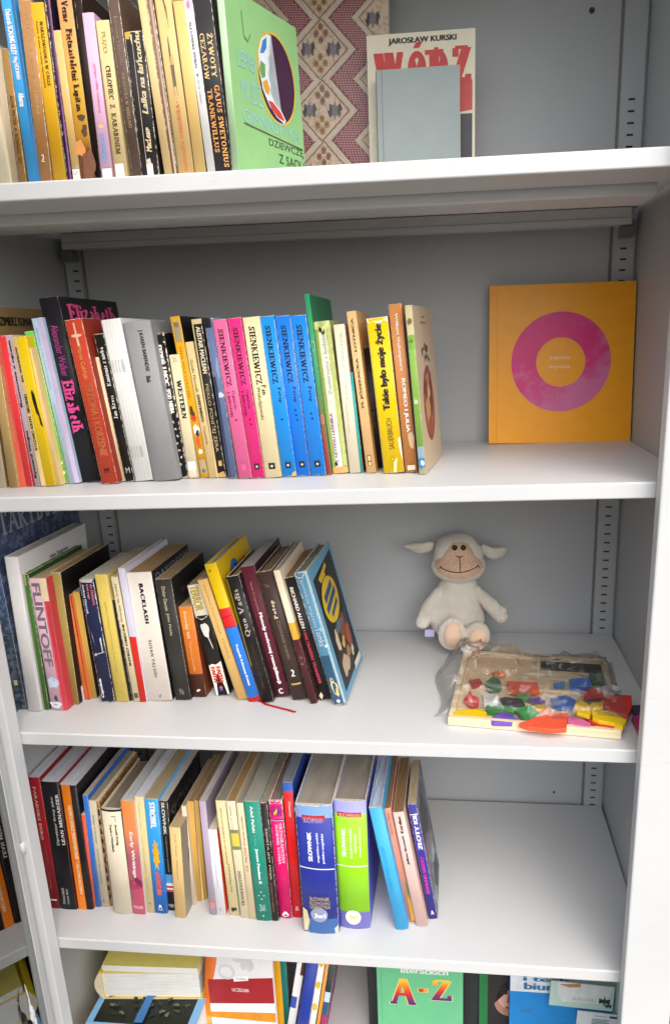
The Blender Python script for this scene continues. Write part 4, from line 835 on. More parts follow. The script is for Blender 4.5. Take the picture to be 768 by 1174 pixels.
B('C', (169.5, 803.5, 198.5), (143.6, 657, 174.2), '#f1e6da', 'wide cream white spine with spaced black capitals and tan page edges', [('BACKLASH', k3b(330), k3b(580), .46, .62, 'd', '#191614', dict(bold=.05, space=1.25)), ('SUSAN FALUDI', k3b(685), k3b(925), .46, .58, 'd', '#3a3531', dict(bold=.02, space=1.4))], [('#8a837c', [(.50, .955), (.54, .97), (.60, .945), (.61, .95), (.55, .982), (.49, .965)])], cov='#15171c', pg='#a88a5e', wear=.15, ctx=[('DAVIDSON', .035, .085, .08, .95, 'h', '#7c8288', dict(bold=.02, space=1.3))])
B('C', (202, 803, 219.2), (178, 664.6, 197), '#34312e', 'charcoal spine with cream script beside the wide cream white one', [('Didier Decoin', k3b(350), k3b(500), .34, .56, 'd', '#dcd3ae', thin), ('John Pickle', k3b(515), k3b(655), .34, .56, 'd', '#dcd3ae', thin), ('96', k3b(1000), k3b(1040), .35, .65, 'h', '#8a8274')], wear=.5, pg='#a08663', cov='#211f1e', ctx=[('Wielki sen', .12, .17, .2, .6, 'h', '#5f5a52', thin)])
B('C', (221.3, 799.5, 237), (204, 696, 221), [(0, '#4d2a1c'), (.235, '#56301f'), (.26, '#c66a24'), (.75, '#d47c2c'), (1, '#b86a30')], 'short orange and brown spine leaning beside the charcoal one', [('Everyday 365', k3b(510), k3b(680), .28, .56, 'd', '#f0d2a8', bold), ('Magdalena Zawadzka', k3b(700), k3b(890), .36, .58, 'd', '#e8b880', thin)], [('#eadfd4', [(.35, .925), (.55, .905), (.70, .92), (.52, .925), (.45, .94)])], cov='#6b3420', smooth=False, wear=.3, pg='#b99a72')
B('C', (248.7, 798, 267.5), (214.8, 671.7, 228), '#1d1b1a', 'spine with a black middle, cream head and red lettered white foot', [('TERROR', k3b(350), k3b(505), .14, .78, 'd', '#c2a83e', dict(bold=.04)), ('FAITH', k3b(862), k3b(965), .12, .44, 'd', '#cf3f34', dict(bold=.06)), ('FAITH', k3b(862), k3b(965), .52, .84, 'd', '#cf3f34', dict(bold=.06))],
  [('#ece4d2', rect(.01, .0, .99, .27)), ('#ece4d2', [(.01, .27), (.99, .27), (.8, .29), (.4, .31), (.01, .28)]), ('#efeae6', blob(.48, .40, .24, .075, 3)), ('#d9d3cc', [(.50, .46), (.58, .45), (.72, .56), (.68, .58)]), ('#efe7dd', [(.01, .72), (.3, .705), (.6, .715), (.99, .69), (.99, .998), (.01, .998)]), ('#3a5aa8', rect(.40, .935, .62, .955)), ('#d05a4a', ell(.52, .925, .12, .012, 12))], wear=.4, pg='#a58b68')
B('C', (273, 803, 284.6), (226.3, 666, 239.5), '#d9b06c', 'pale caramel spine leaning left of the yellow, red and blue one', [('Stanisław Grochowiak  TRISMUS', k3b(345), k3b(810), .45, .66, 'd', '#b08c58', thin)], wear=.25, pg='#a58b68')
rb = B('C', (285.6, 805, 299), (234.4, 648, 249.5), [(0, '#d8242c'), (.03, '#2c7fe0'), (.545, '#d8242c'), (.685, '#ecc513'), (1, '#efca16')], 'leaning spine yellow above, red in the middle and blue below', [('Przypadki Robinsona Kruzoe', k3b(715), k3b(985), .42, .66, 'd', '#f0f3f8', bold)], [('#7a2020', [(.1, .375), (.9, .365), (.9, .37), (.1, .38)]), ('#8a3050', rect(.1, .445, .95, .452)), ('#a8851a', ell(.35, .045, .10, .012, 12))], hc=True, cov='#e8bf14', wear=.15, pg='#aeb0ae', d=.148,
  cart=[('#d23a24', star(.45, .20, .28, .12, 9, .6)), ('#3a72c8', ell(.42, .15, .13, .085, 24)), ('#1f3a70', ell(.42, .15, .08, .05, 20)), ('#8fb4e0', ell(.40, .14, .035, .03, 14)), ('#d8402a', blob(.72, .17, .2, .06, 4)), ('#2c7fe0', rect(.0, .45, .999, .97))])
B('C', (300, 806, 315.8), (259, 662, 274.2), '#1c1a19', 'black spine with a large pale title reading upward and faint brown line', [('Quo Vadis', k3b(370), k3b(665), .30, .74, 'u', '#b9ab98', dict(sf=0.95)), ('Henryk Sienkiewicz', k3b(700), k3b(1000), .38, .72, 'u', '#4c332a', thin)], [('#b89a2a', rect(.0, .02, .07, .7))], hc=True, wear=.4, pg='#a08764')
B('C', (317, 800, 333), (275, 651, 293.5), '#5c2030', 'burgundy spine with a bold white title reading downward', [('Metody twórczej resocjalizacji', k3b(515), k3b(975), .36, .66, 'd', '#efe6e4', dict(bold=.05)), ('Marek Konopczyński', k3b(325), k3b(505), .36, .56, 'd', '#b98a72', thin), ('C', k3b(1005), k3b(1040), .30, .62, 'h', '#efe6e4', bold)], wear=.15, pg='#b4b2b0', cov='#2a1420')
B('C', (336, 803, 355.6), (293.8, 657, 313.2), '#3f2f28', 'dark brown spine with pale title, white numeral 2 and a gold bar', [('Potop', k3b(440), k3b(555), .34, .62, 'u', '#e6d9c6', dict(sf=0.95)), ('HENRYK SIENKIEWICZ', k3b(565), k3b(810), .42, .60, 'u', '#8f7d6d', thin), ('Tom', k3b(335), k3b(360), .30, .58, 'h', '#8a7868', thin), ('2', k3b(880), k3b(925), .36, .62, 'h', '#e9e2d8', dict(sf=1))], [('#b59a5c', rect(.22, .865, .80, .880))], hc=True, wear=.3, pg='#8e7458')
B('C', (356.6, 807.5, 366), (313.3, 655, 319.5), [(0, '#4d2024'), (.48, '#4d2024'), (.49, '#c99a3a'), (.60, '#c99a3a'), (.615, '#efdcc0'), (1, '#efe0c8')], 'narrow spine cream above and maroon below with a gold block between', [('T. 2', .63, .70, .25, .65, 'd', '#b08a8a', thin)], wear=.2, pg='#b0aaa2')
B('C', (366.8, 803.5, 382), (323.8, 663.7, 339), '#181616', 'black spine with white and crimson capitals left of the blue picture book', [('RICHARD ALLEN ·', k3b(360), k3b(635), .34, .62, 'd', '#ded6ca', bold), ('WILTRAŃSKI TRANSFER', k3b(640), k3b(975), .34, .66, 'd', '#c2384e', bold)], [('#d8c8a8', [(.05, .96), (.3, .93), (.4, .96), (.2, .995)])], wear=.6, pg='#8e6c48')
B('C', (383.6, 809, 398.2), (337, 658, 352.5), '#4c7f9c', 'worn blue picture book whose cover has a yellow ellipse on a dark scene', [('Tajemnicza wyprawa', k3b(290), k3b(610), .22, .62, 'd', '#b9c6c8', thin), ('Tomka', k3b(615), k3b(730), .30, .78, 'd', '#c9d2d0', thin)],
  [('#9cb8c4', rect(.82, .0, .97, .99)), ('#e8e0d0', [(.0, 0), (.9, 0), (.7, .03), (.3, .045), (.0, .02)]), ('#2c5270', rect(.02, .62, .78, .99)), ('#e2c888', blob(.48, .87, .22, .06, 3)), ('#e2c888', blob(.40, .81, .12, .025, 4)), ('#d8b870', blob(.60, .90, .14, .03, 5)), ('#cfc9d8', ell(.45, .968, .16, .014, 14)), ('#e6dcc8', blob(.8, .55, .12, .01, 9))], wear=2.0, hc=True, cov='#5f97b4', pg='#9a8468', d=.152, yaw=math.radians(-2),
  cart=[('#15141a', [(.10, .10), (.93, .05), (.93, .93), (.10, .95)]), ('#3a2a26', blob(.5, .7, .3, .18, 2)), ('#8a4a34', blob(.62, .60, .14, .12, 3)), ('#c9b294', blob(.36, .82, .13, .08, 4)), ('#b0563e', blob(.72, .70, .10, .08, 5)), ('#d8c8a8', blob(.30, .62, .07, .07, 6)), ('#5c7480', blob(.48, .55, .14, .04, 7)), ('#a8845c', blob(.55, .78, .07, .05, 8)), ('#e0d6c0', blob(.70, .82, .05, .04, 9)), ('#28384a', blob(.8, .55, .08, .06, 10)), ('#d8b25c', blob(.47, .68, .06, .04, 12)), ('#e8e0cc', rect(.62, .905, .93, .955)),
        ('#d6b416', [(.24, .13), (.60, .085), (.62, .115), (.50, .14), (.52, .16), (.30, .175)]), ('#e3c11a', ell(.46, .335, .30, .165, 40)), ('#244a78', [(.26, .27), (.62, .22), (.63, .27), (.27, .325)]), ('#244a78', [(.24, .35), (.68, .285), (.69, .335), (.25, .40)]), ('#244a78', [(.36, .42), (.66, .37), (.66, .41), (.37, .455)])],
  ctx=[('TAJEMNICZA', .275, .30, .30, .60, 'h', '#dcc030', bold), ('WYPRAWA', .33, .355, .32, .62, 'h', '#dcc030', bold)])

# ---- fourth shelf
B('D', (57.7, 1041, 69), (32.5, 891, 47), '#8c1520', 'dark red spine with pale widely spaced capitals at the left end of the fourth shelf', [('PARADOKS EURO', k4(285), k4(615), .32, .56, 'd', '#e3c4b8', dict(sf=0.95)), ('Jak wyjść z pułapki wspólnej waluty', k4(640), k4(770), .50, .66, 'd', '#b8685c', thin), ('Stefan Kawalec', k4(830), k4(935), .44, .60, 'd', '#b8685c', thin)], [('#e8d8d4', rect(.25, .925, .80, .937))], hc=False, cov='#7d1420', wear=.1, pg='#cfd0d8', d=.155)
B('D', (70, 1042, 88.5), (47.3, 896, 67.5), '#141316', 'wide black spine with two white lines of lettering reading upward', [('Dyrektor firmy jako', k4(350), k4(650), .42, .62, 'u', '#dedcda', thin), ('LEAN MENADŻER', k4(330), k4(650), .70, .90, 'u', '#ece9e6', dict(sf=0.95)), ('Michael Ballé', k4(930), k4(1035), .25, .42, 'u', '#c8c6c4', thin), ('Freddy Ballé', k4(935), k4(1035), .52, .68, 'u', '#c8c6c4', thin)], cov='#6e0f18', wear=.1, pg='#c9cad2', d=.155)
B('D', (88.6, 1042, 103.5), (68, 900, 92), '#17151a', 'black spine carrying a bright orange stripe with white lettering', [('BENCHMARKING DYREKTORIÓW', k4(400), k4(740), .32, .58, 'u', '#f6d8b4', bold), ('PUBLICZNE BIBLIOTEKI', k4(770), k4(970), .38, .54, 'u', '#f6d8b4', bold)], [('#ee7f12', rect(.14, .0, .64, .999)), ('#f6d8b4', ell(.52, .60, .05, .004, 8))], wear=.1, pg='#d2d3da', d=.155)
B('D', (104.8, 1041, 110.6), (92.8, 934, 97), '#dd5a40', 'thin red orange booklet left of the thin blue one', wear=.4)
B('D', (110.6, 1040, 116.5), (95.2, 912, 101), '#2f6fc4', 'thin blue spine left of the grey beige one on the fourth shelf', wear=.4, pg='#b8a88c', cov='#2a5fae')
B('D', (116.8, 1039.5, 126), (101, 918, 110), '#c8bda4', 'grey beige spine with dark script and small capitals', [('Zdzisław Pająk', k4(465), k4(650), .35, .62, 'u', '#4a443a', dict(bold=0, shear=.2)), ('WŁADZA NAD UMYSŁEM', k4(680), k4(905), .38, .56, 'u', '#5a5348', thin), ('R', k4(1010), k4(1030), .35, .62, 'h', '#6a6358')], wear=.5, pg='#a89878')
B('D', (126.2, 1039, 130.5), (110.2, 919, 114), '#8a5228', 'thin brown patterned spine left of the wide cream one', [], [('#1c1410', blob(.5, .1 + .09*i, .3, .03, i)) for i in range(10)], wear=1.0, mottle=('#e0b070', 200.0))
B('D', (131.2, 1046, 153), (116, 927, 138.5), '#efe3c8', 'wide cream spine with two small black lines under a corner mark', [('Arnold Zweig', k4(520), k4(650), .62, .76, 'd', '#3a332a', bold), ('Topór z Wandsbek', k4(520), k4(695), .36, .50, 'd', '#3a332a', bold)], [(K, rect(.52, .06, .72, .066)), (K, rect(.70, .06, .72, .115)), ('#191513', rect(.0, .0, .999, .018))], cov='#16120f', hc=True, wear=.2, pg='#8f8270', back='#16120f')
B('D', (153, 1047.7, 168), (138.5, 918, 154.3), [(0, '#e0708c'), (.25, '#d2506c'), (.5, '#a85a6c'), (.72, '#e8885a'), (1, '#ea9044')], 'spine shading from orange to pink with a white title', [('Early Writings', k4(570), k4(865), .34, .66, 'd', '#f6ece4', bold), ('PENGUIN', k4(1045), k4(1065), .15, .85, 'h', '#f0c8d0', thin)], [('#b03a60', blob(.5, .73, .4, .05, 4)), ('#7a3050', [(.25, .62), (.95, .70), (.95, .76), (.5, .72)])], smooth=True, wear=.15, pg='#c4c7c8', cov='#b9bcc0')
B('D', (168.2, 1046, 178), (154.5, 913.5, 165.5), '#e2cf9a', 'pale yellow spine with fine grey lettering between pink and blue ones', [('Ludzka mapa', k4(400), k4(560), .30, .48, 'd', '#b8a878', thin), ('Literatura polska i świat', k4(600), k4(940), .34, .52, 'd', '#a89868', thin)], [('#5a5038', ell(.5, .925, .18, .012, 14)), ('#e2cf9a', ell(.5, .925, .10, .007, 14))], wear=.2, pg='#cfd1e0', d=.155)
B('D', (178, 1046.8, 192), (165.7, 916, 181.6), [(0, '#1f5fb4'), (.2, '#2074cc'), (.5, '#2b8ed8'), (1, '#3aa2e0')], 'blue spine with white capitals above a yellow burst', [('STROBEL', k4(385), k4(550), .34, .78, 'd', '#eef4f8', dict(bold=.06)), ('AWANTURA', k4(825), k4(980), .34, .74, 'd', '#e0663e', dict(bold=.04)), ('A', k4(1040), k4(1062), .36, .64, 'h', '#eef4f8', bold), ('AMBER', k4(1068), k4(1078), .3, .7, 'h', '#dfe8f0', thin)],
  [('#f0b81e', [(.52, .33), (.60, .38), (.74, .37), (.66, .42), (.80, .46), (.66, .49), (.78, .54), (.64, .55), (.66, .61), (.50, .575), (.40, .61), (.40, .55), (.28, .53), (.36, .48), (.26, .43), (.40, .42), (.34, .38), (.48, .385)])], smooth=True, wear=.4, pg='#a99877')
B('D', (193, 1044, 201), (182, 918, 194.3), '#191817', 'black dictionary spine with white capitals and a striped flag patch low down', [('SŁOWNIK', k4(390), k4(590), .30, .66, 'd', '#ece6d8', dict(bold=.02)), ('angielsko-polski', k4(600), k4(825), .42, .62, 'd', '#b9a878', thin)], [('#5a9ac8', rect(.02, .66, .98, .74)), ('#ece6e2', rect(.02, .74, .98, .80)), ('#c83a34', rect(.02, .765, .98, .785)), ('#c83a34', rect(.02, .80, .98, .82)), ('#8a7d6e', blob(.5, .95, .3, .02, 3))], wear=.6, cov='#16151a', pg='#b9ada6', ctx=[('SŁOWNIK', .10, .22, .08, .92, 'h', '#5c5c60', thin)])
B('D', (201.5, 1052, 213), (194.2, 949, 208), '#e2bd7e', 'short tan spine standing in front with fine grey lettering', [('Jerzy Wittlin  Vademecum', k4c(565), k4c(845), .42, .60, 'd', '#8a7350', thin)], cov='#8d8577', wear=.3, pg='#b59a74', cart=[('#2c4a68', ell(.55, .42, .32, .16, 24)), ('#15171c', ell(.5, .55, .2, .08, 20)), ('#6a6358', ell(.55, .40, .2, .09, 20))], d=.10)
B('D', (219.4, 1037, 224.2), (208, 924, 214.4), '#ecdcc2', 'thin cream white booklet left of two mustard ones', wear=.4, pg='#a58e70')
B('D', (224.4, 1033, 232), (214.8, 919, 221.6), '#caa050', 'broader of two mustard booklets set back on the fourth shelf', wear=.3, pg='#9c8260')
B('D', (232.4, 1031, 238), (222, 918, 228), '#c79c48', 'narrower of two mustard booklets beside the lilac spine', [], [('#e8d0a0', rect(.0, 0, .3, 1))], wear=.3, pg='#9c8260')
B('D', (241, 1048.6, 248.4), (228.4, 919, 236.2), '#a99aac', 'lilac grey spine with a pale red mark near its foot', [], [('#c87a80', rect(.15, .88, .85, .94))], cov='#8f8398', wear=.3, pg='#b8b2b4')
B('D', (248.7, 1048.6, 260), (237.5, 951, 248.6), '#eceaf0', 'short white spine with faint grey lettering and orange red cover', [('K. WYSOCZAŃSKA', k4c(725), k4c(890), .42, .60, 'd', '#8f8f96', thin), ('VII', k4c(1010), k4c(1035), .4, .6, 'd', '#a0a0a8', thin)], cov='#d2502a', wear=.2)
B('D', (263.7, 1049, 276.2), (247, 918, 258.8), '#ecd9a4', 'cream spine with small brown lettering reading upward and a black mark at its foot', [('Iris Malewska ♦'.replace(' ♦', ''), k4c(755), k4c(910), .38, .60, 'u', '#5a4628', thin), ('Dziecko się na kościelnym murze', k4c(405), k4c(735), .30, .54, 'u', '#5a4628', thin)], [('#1f1a14', [(.25, .93), (.75, .93), (.75, .965), (.6, .95), (.5, .965), (.25, .965)]), ('#5a4628', star(.52, .545, .10, .010, 4, .5)), ('#4a9a8c', rect(.955, .02, .995, .98))], wear=.3, pg='#8f8678')
B('D', (276.7, 1052, 286), (259.2, 918.6, 270.8), '#ecdcb8', 'cream spine with brown capitals reading upward and a yellow label high up', [('FRANKENSTEIN', k4b(750), k4b(955), .32, .62, 'u', '#5c503c', dict(sf=0.95)), ('Mary W. Shelley', k4b(375), k4b(510), .30, .50, 'u', '#8a7c60', thin)], [('#8f8a6a', rect(.05, .235, .97, .405)), ('#e2cf52', rect(.10, .265, .92, .375))], wear=.5, pg='#a07e52')
B('D', (286.4, 1053.5, 294), (271, 920.6, 279.4), '#e6d2ac', 'narrow cream spine with black lettering left of the teal one', [('CZ. MIŁOSZ Dramat narodu', k4b(435), k4b(750), .38, .70, 'u', '#3a3226', thin)], wear=.4, pg='#9c9082')
B('D', (294.7, 1055, 312), (279.6, 918.6, 297.5), '#1f8270', 'teal green spine with white lettering and a ring of dots', [('Adaś Pański', k4b(375), k4b(525), .36, .58, 'd', '#e6efe6', bold), ('z życia', k4b(540), k4b(600), .42, .54, 'd', '#a8c8bc', thin), ('Janem Pawłem II', k4b(615), k4b(820), .38, .62, 'd', '#eef4ee', bold), ('ZNAK', k4b(945), k4b(985), .30, .70, 'h', '#b8d4ca', thin)], [('#b8d4ca', ell(.5 + .17*math.cos(a), .78 + .03*math.sin(a), .05, .006, 10)) for a in (0, 1.57, 3.14, 4.71)] + [('#a8c8bc', ell(.5, .955, .06, .007, 10))], wear=.2, pg='#a39d90')
B('D', (312.2, 1056, 319.8), (298, 920.6, 306.8), '#1a1816', 'thin black spine with cream lettering between teal and magenta ones', [('ZEMSTA JEST MOJA', k4b(500), k4b(800), .30, .66, 'd', '#d9cdb4', thin), ('Robert Ludlum', k4b(820), k4b(990), .32, .6, 'd', '#a85a50', thin)], wear=.7, pg='#9c8c7c')
B('D', (320.8, 1052, 335.5), (308, 917.6, 324.5), '#e2116c', 'magenta spine with a yellow and blue emblem above white capitals', [('ORTOGRAFICZNY', k4b(470), k4b(700), .62, .82, 'd', '#f8d0e0', dict(sf=1.2)), ('SŁOWNIK UCZNIA', k4b(475), k4b(705), .34, .54, 'd', '#f8d0e0', dict(sf=1.2)), ('e', k4b(985), k4b(1012), .34, .66, 'h', '#f4e4ec', bold)], [('#c02a86', rect(.12, .035, .90, .125)), ('#f0cc2a', [(.30, .10), (.60, .055), (.66, .085), (.36, .118)]), ('#3f3fa8', [(.58, .05), (.76, .09), (.60, .115)]), ('#3a4fb0', rect(.05, .145, .98, .155)), ('#e8c8dc', rect(.05, .157, .98, .161)), ('#e6d8e0', [(.0, .0), (1, .0), (.9, .02), (.5, .012), (.1, .03)]), ('#f2e2ea', ell(.5, .965, .26, .016, 20)), ('#e2116c', ell(.52, .968, .16, .009, 16))], wear=1.2, cov='#7a1430', back='#8a1434', pg='#8c8278', hc=True)
B('D', (336, 1051.6, 345.8), (323.8, 897, 336.3), [(0, '#d8181e'), (.925, '#d8181e'), (.93, '#2f55a8'), (1, '#2f55a8')], 'red spine with a blue band at its head, left of the blue dictionary', [('Grammar', k4b(345), k4b(435), .45, .75, 'd', '#f2c8c4', bold), ('NE', k4b(960), k4b(985), .35, .70, 'd', '#f2c8c4', thin)], wear=.2, pg='#7d858c', cov='#283f8c')
dk = dict(bold=.03)
B('D', (348.6, 1067.5, 389.5), (338, 921.5, 380.5), [(0, '#4a78bc'), (.12, '#26318e'), (.28, '#26318e'), (.90, '#2a3798'), (.905, '#6a8fd0'), (1, '#6a8fd0')], 'thick blue dictionary with a red label, white line and a pale disc at its foot',
  [('BUCHMANN', k4b(428), k4b(458), .22, .74, 'h', '#b8a0d0', dict(bold=.02)), ('SŁOWNIK', k4b(510), k4b(680), .28, .40, 'u', '#eef0f6', dict(bold=.05)), ('angielsko-polski', k4b(515), k4b(685), .52, .60, 'u', '#d9dcf0', bold), ('polsko-angielski', k4b(520), k4b(690), .66, .74, 'u', '#d9dcf0', bold),
   ('SŁOWNIK', k4b(885), k4b(908), .24, .80, 'h', '#c9b878', thin), ('ROZMÓWKI', k4b(908), k4b(930), .24, .80, 'h', '#c9b878', thin), ('GRAMATYKA', k4b(932), k4b(955), .24, .80, 'h', '#c9b878', thin), ('3w1', k4b(985), k4b(1012), .34, .66, 'h', '#f4f2f0', bold)],
  [('#c8372c', rect(.17, .072, .80, .108)), ('#f0eef2', [(.02, .470), (.98, .482), (.98, .490), (.02, .478)]), ('#d8c9a0', [(.02, .80), (.14, .82), (.20, .90), (.12, .985), (.02, .985)]), ('#8f98b8', ell(.48, .845, .24, .058, 30)), ('#b8b4b0', [(.88, .955), (.99, .93), (.99, .998), (.90, .998)]), ('#9aa0b0', blob(.05, .05, .06, .03, 3))], hc=True, bulge=.004, wear=1.2, pg='#a2988a', cov='#29338c', back='#29338c')
B('D', (389.3, 1062, 424.3), (382.3, 916.7, 420.4), [(0, '#8280cc'), (.135, '#8fd01e'), (.895, '#8fd01e'), (.90, '#9a9ade'), (1, '#9a9ade')], 'thick lime green dictionary with violet head and foot bands',
  [('BUCHMANN', k4b(403), k4b(424), .16, .80, 'h', '#e8b0a0', dict(bold=.02)), ('SŁOWNIK', k4b(490), k4b(655), .20, .33, 'u', '#f2f6e6', dict(bold=.05)), ('POLSKO-WŁOSKI', k4b(490), k4b(660), .46, .53, 'u', '#eaf2d8', bold), ('TEMATYCZNY', k4b(520), k4b(630), .60, .67, 'u', '#eaf2d8', bold), ('Słownik podręczny', k4b(490), k4b(655), .74, .81, 'u', '#eaf2d8', bold), ('3w1', k4b(995), k4b(1020), .36, .62, 'h', '#d8d83a', bold)],
  [('#c8372c', rect(.10, .083, .84, .118)), ('#f4f6ec', rect(.02, .492, .98, .500)), ('#ece6dc', ell(.47, .905, .25, .058, 30))], hc=True, bulge=.004, wear=.6, pg='#9a9184', cov='#5b5fb4', back='#5b5fb4')
B('D', (454, 1065.7, 469), (422.7, 926.5, 438), '#45b2ea', 'sky blue hardback leaning left against the lime green dictionary', [('ZWIERZYNA I LUDZIE', k4b(610), k4b(890), .28, .52, 'u', '#3a9ad2', thin)], wear=.15, pg='#c6cad8', cov='#3a9ad2', back='#3a7fd0', hc=True)
B('D', (467.6, 1057, 476.6), (438.6, 927.5, 448.8), '#e8957a', 'peach spine leaning between the sky blue hardback and the pinkish one', [('Karol May', k4b(420), k4b(540), .38, .66, 'u', '#7a4434', thin)], [('#6a9a3c', [(.70, .64), (.99, .70), (.99, .80), (.75, .73)]), ('#e0a02c', [(.62, .76), (.99, .80), (.99, .99), (.55, .99)])], wear=.3, pg='#8a6c4c')
B('D', (477.4, 1062, 490.6), (450, 932, 463), '#dcb8b0', 'pale pinkish spine with small black lettering reading upward', [('Juliusz Słowacki', k4b(550), k4b(715), .36, .62, 'u', '#2a2222', bold), ('Kordian', k4b(440), k4b(535), .36, .62, 'u', '#2a2222', bold)], wear=.3, pg='#8a6a44')
B('D', (491.8, 1054, 502), (467, 922.5, 477.8), '#34308a', 'violet blue spine with white and magenta capitals at the right end of the row', [('ZŁOTY KIL', k4b(420), k4b(630), .30, .78, 'u', '#e6e2e8', dict(bold=.05)), ('EDMUND SARDEY', k4b(665), k4b(885), .30, .66, 'u', '#d03a9a', bold), ('A', k4b(985), k4b(1012), .35, .7, 'h', '#e6e2e8', bold)], [('#e6e2e8', rect(.05, .082, .95, .09))], cov='#5b5560', wear=.6, pg='#b8a684', cmottle=('#8fa0a8', 30.0), d=.115,
  cart=[('#45404a', blob(.4, .3, .3, .2, 2)), ('#7d8f96', blob(.55, .62, .25, .1, 3)), ('#8a6f7c', blob(.3, .5, .2, .12, 4)), ('#b9c4c4', blob(.62, .7, .16, .05, 5)), ('#2c3038', blob(.6, .85, .3, .08, 6))])

# ---- bottom shelf: stack of thick books, folders and brochures
def LYING(x0, y0, z0, t, w, length, col, label, yaw=0, **kw):
    M = Matrix.Translation((x0, y0, z0)) @ Matrix.Rotation(yaw, 4, 'Z') @ Matrix(((0,1,0,0),(0,0,1,0),(1,0,0,0),(0,0,0,1)))
    return build_book(M, t, length, w, label, 'E', col, **kw)
LYING(.030, .048, ZE + .0006, .080, .185, .24, '#d9b23a', 'thick white paged volume at the foot of the lying stack on the bottom shelf', hc=True, pg='#e6e6e8', wear=.3)
pa = LYING(.034, .040, ZE + .0812, .0905, .186, .235, '#c99a2a', 'lying book with a dark forest photograph and pale blue border on its cover', hc=True, pg='#e8e8ea', wear=.2, cov='#7fb2dc')
put_art(pa, [('#14180f', [(.06, .985), (.92, .985), (.95, .10), (.06, .10)][::-1])] + [(('#2f3a1e', '#465038', '#1f2a14', '#6a7458')[i % 4], blob(.12 + .75*random.random(), .30 + .64*random.random(), .022, .014, i, 10, .7)) for i in range(75)] + [('#3f78b8', [(.46, .60), (.52, .60), (.52, .985), (.44, .985)])])
th = LYING(.043, .085, ZE + .1722, .0560, .172, .22, '#e2c61c', 'thick lying yellow dictionary with rounded spine in the stack', hc=True, bulge=.012, pg='#e9e6df', wear=.2, yaw=math.radians(4))
# dotted border on its front edge and a thin book on top
tp = LYING(.048, .088, ZE + .2288, .0125, .166, .21, '#cfc26a', 'thin pale olive book lying on top of the yellow dictionary', pg='#efeae0', wear=.1, yaw=math.radians(2))
B('E', (234, 1174, 246), (236, 1088, 250), [(0, '#e8a21e'), (.45, '#e39320'), (.62, '#c8621c'), (1, '#b85a18')], 'orange upright spine with pale rings between the lying stack and a white brochure', [], [('#e8b060', ell(.5, .55 + .15*i, .3, .03, 18)) for i in range(3)], Y=.100, smooth=True, d=.2)
wb = FACE('E', (243, 1174), (247, 1086), 74, .095, '#e6e4e6', 'white brochure with a dark red band standing on the bottom shelf', t=.006, tilt=.02)
put_art(wb, [('#a3222a', [(.0, .255), (.99, .215), (.99, .40), (.0, .43)]), ('#f0eef0', [(.0, .43), (.99, .40), (.99, .47), (.0, .49)]), ('#e0901c', [(.0, .49), (.99, .47), (.99, .54), (.0, .53)]), ('#f4f2f2', [(.40, .225), (.62, .212), (.62, .245), (.40, .258)])] +
    [('#d3d0d4', blob(.55, .08, .16, .05, 3)), ('#d6d3d7', blob(.72, .03, .1, .05, 5)), ('#d3d0d4', ell(.30, .19, .13, .055, 24)), ('#e6e4e6', ell(.30, .19, .09, .038, 24)), ('#d0cdd2', blob(.62, .12, .08, .07, 8))])
put_text(wb, 'UCZELNIA', .305, .33, .36, .62, 'h', '#e8d0d0', .02, 0, 'cover', name='cover_title'); put_text(wb, 'W LICZBACH', .228, .243, .43, .59, 'h', '#3a3438', .0, 0, 'cover', name='cover_title')
FACE('E', (246, 1174), (250, 1084), 79, .118, '#e2a41c', 'yellow folder showing its right edge behind the white brochure', t=.006, tilt=.02)
FACE('E', (250, 1174), (254, 1082), 82, .132, '#1e7d76', 'teal folder showing its right edge behind the yellow one', t=.006, tilt=.02)
B('E', (330, 1174, 341), (343, 1090, 351), '#d8d6da', 'white and brown spine leaning right beside the teal folder', [], [('#5a3a24', rect(.6, .05, 1, .19)), ('#3a4fb0', rect(.0, .36, .7, .45))], Y=.11)
B('E', (341, 1174, 354), (354, 1092, 368), '#22348a', 'dark blue binder spine leaning right on the bottom shelf', Y=.10, hc=True)
B('E', (354.5, 1174, 362.5), (367, 1094, 374), '#d5cfc8', 'pale spine with yellow dots leaning right beside the dark blue binder', [], [('#e8c23a', ell(.5, .07 + .17*i, .4, .03, 16)) for i in range(4)], Y=.105)
B('E', (363, 1174, 367), (375, 1096, 378.5), '#d88a2c', 'narrow orange spine leaning right next to the yellow dotted one', Y=.11)
B('E', (367.5, 1174, 374), (379, 1096, 386), [(0, '#9a2a5c'), (.5, '#9a2a5c'), (.51, '#30506e'), (.62, '#a8c0d4'), (.70, '#20262c'), (1, '#b8493c')], 'last leaning spine pink below and dark with blue above on the bottom shelf', Y=.115)
db = FACE('E', (424, 1174), (428, 1092), 126, .20, '#24262a', 'black binder standing behind the green letter book', t=.035, tilt=.0, hc=True, pg='#3a3a3c')
az = FACE('E', (433.5, 1174), (436, 1098), 97, .155, '#5faa7c', 'green book with large rainbow capitals A and Z on the bottom shelf', t=.02, tilt=.04, hc=True, wear=.1)
put_art(az, [('#4f9a6c', rect(.045, .002, .05, .998))], name='crease_shade')  # darker line painted for the shade in the hinge groove
put_text(az, 'literackich', .115, .17, .28, .83, 'h', '#dfe6e2', .02, 0, 'cover', name='cover_title')
rainbow, nt, p = new_mat('rainbow_ink')
tcn = nd(nt, 'ShaderNodeTexCoord'); sxn = nd(nt, 'ShaderNodeSeparateXYZ'); crn = nd(nt, 'ShaderNodeValToRGB')
el_ = crn.color_ramp.elements; el_[0].position = 0; el_[0].color = lin('#3a1f7a'); el_[1].position = 1; el_[1].color = lin('#e8c81e')
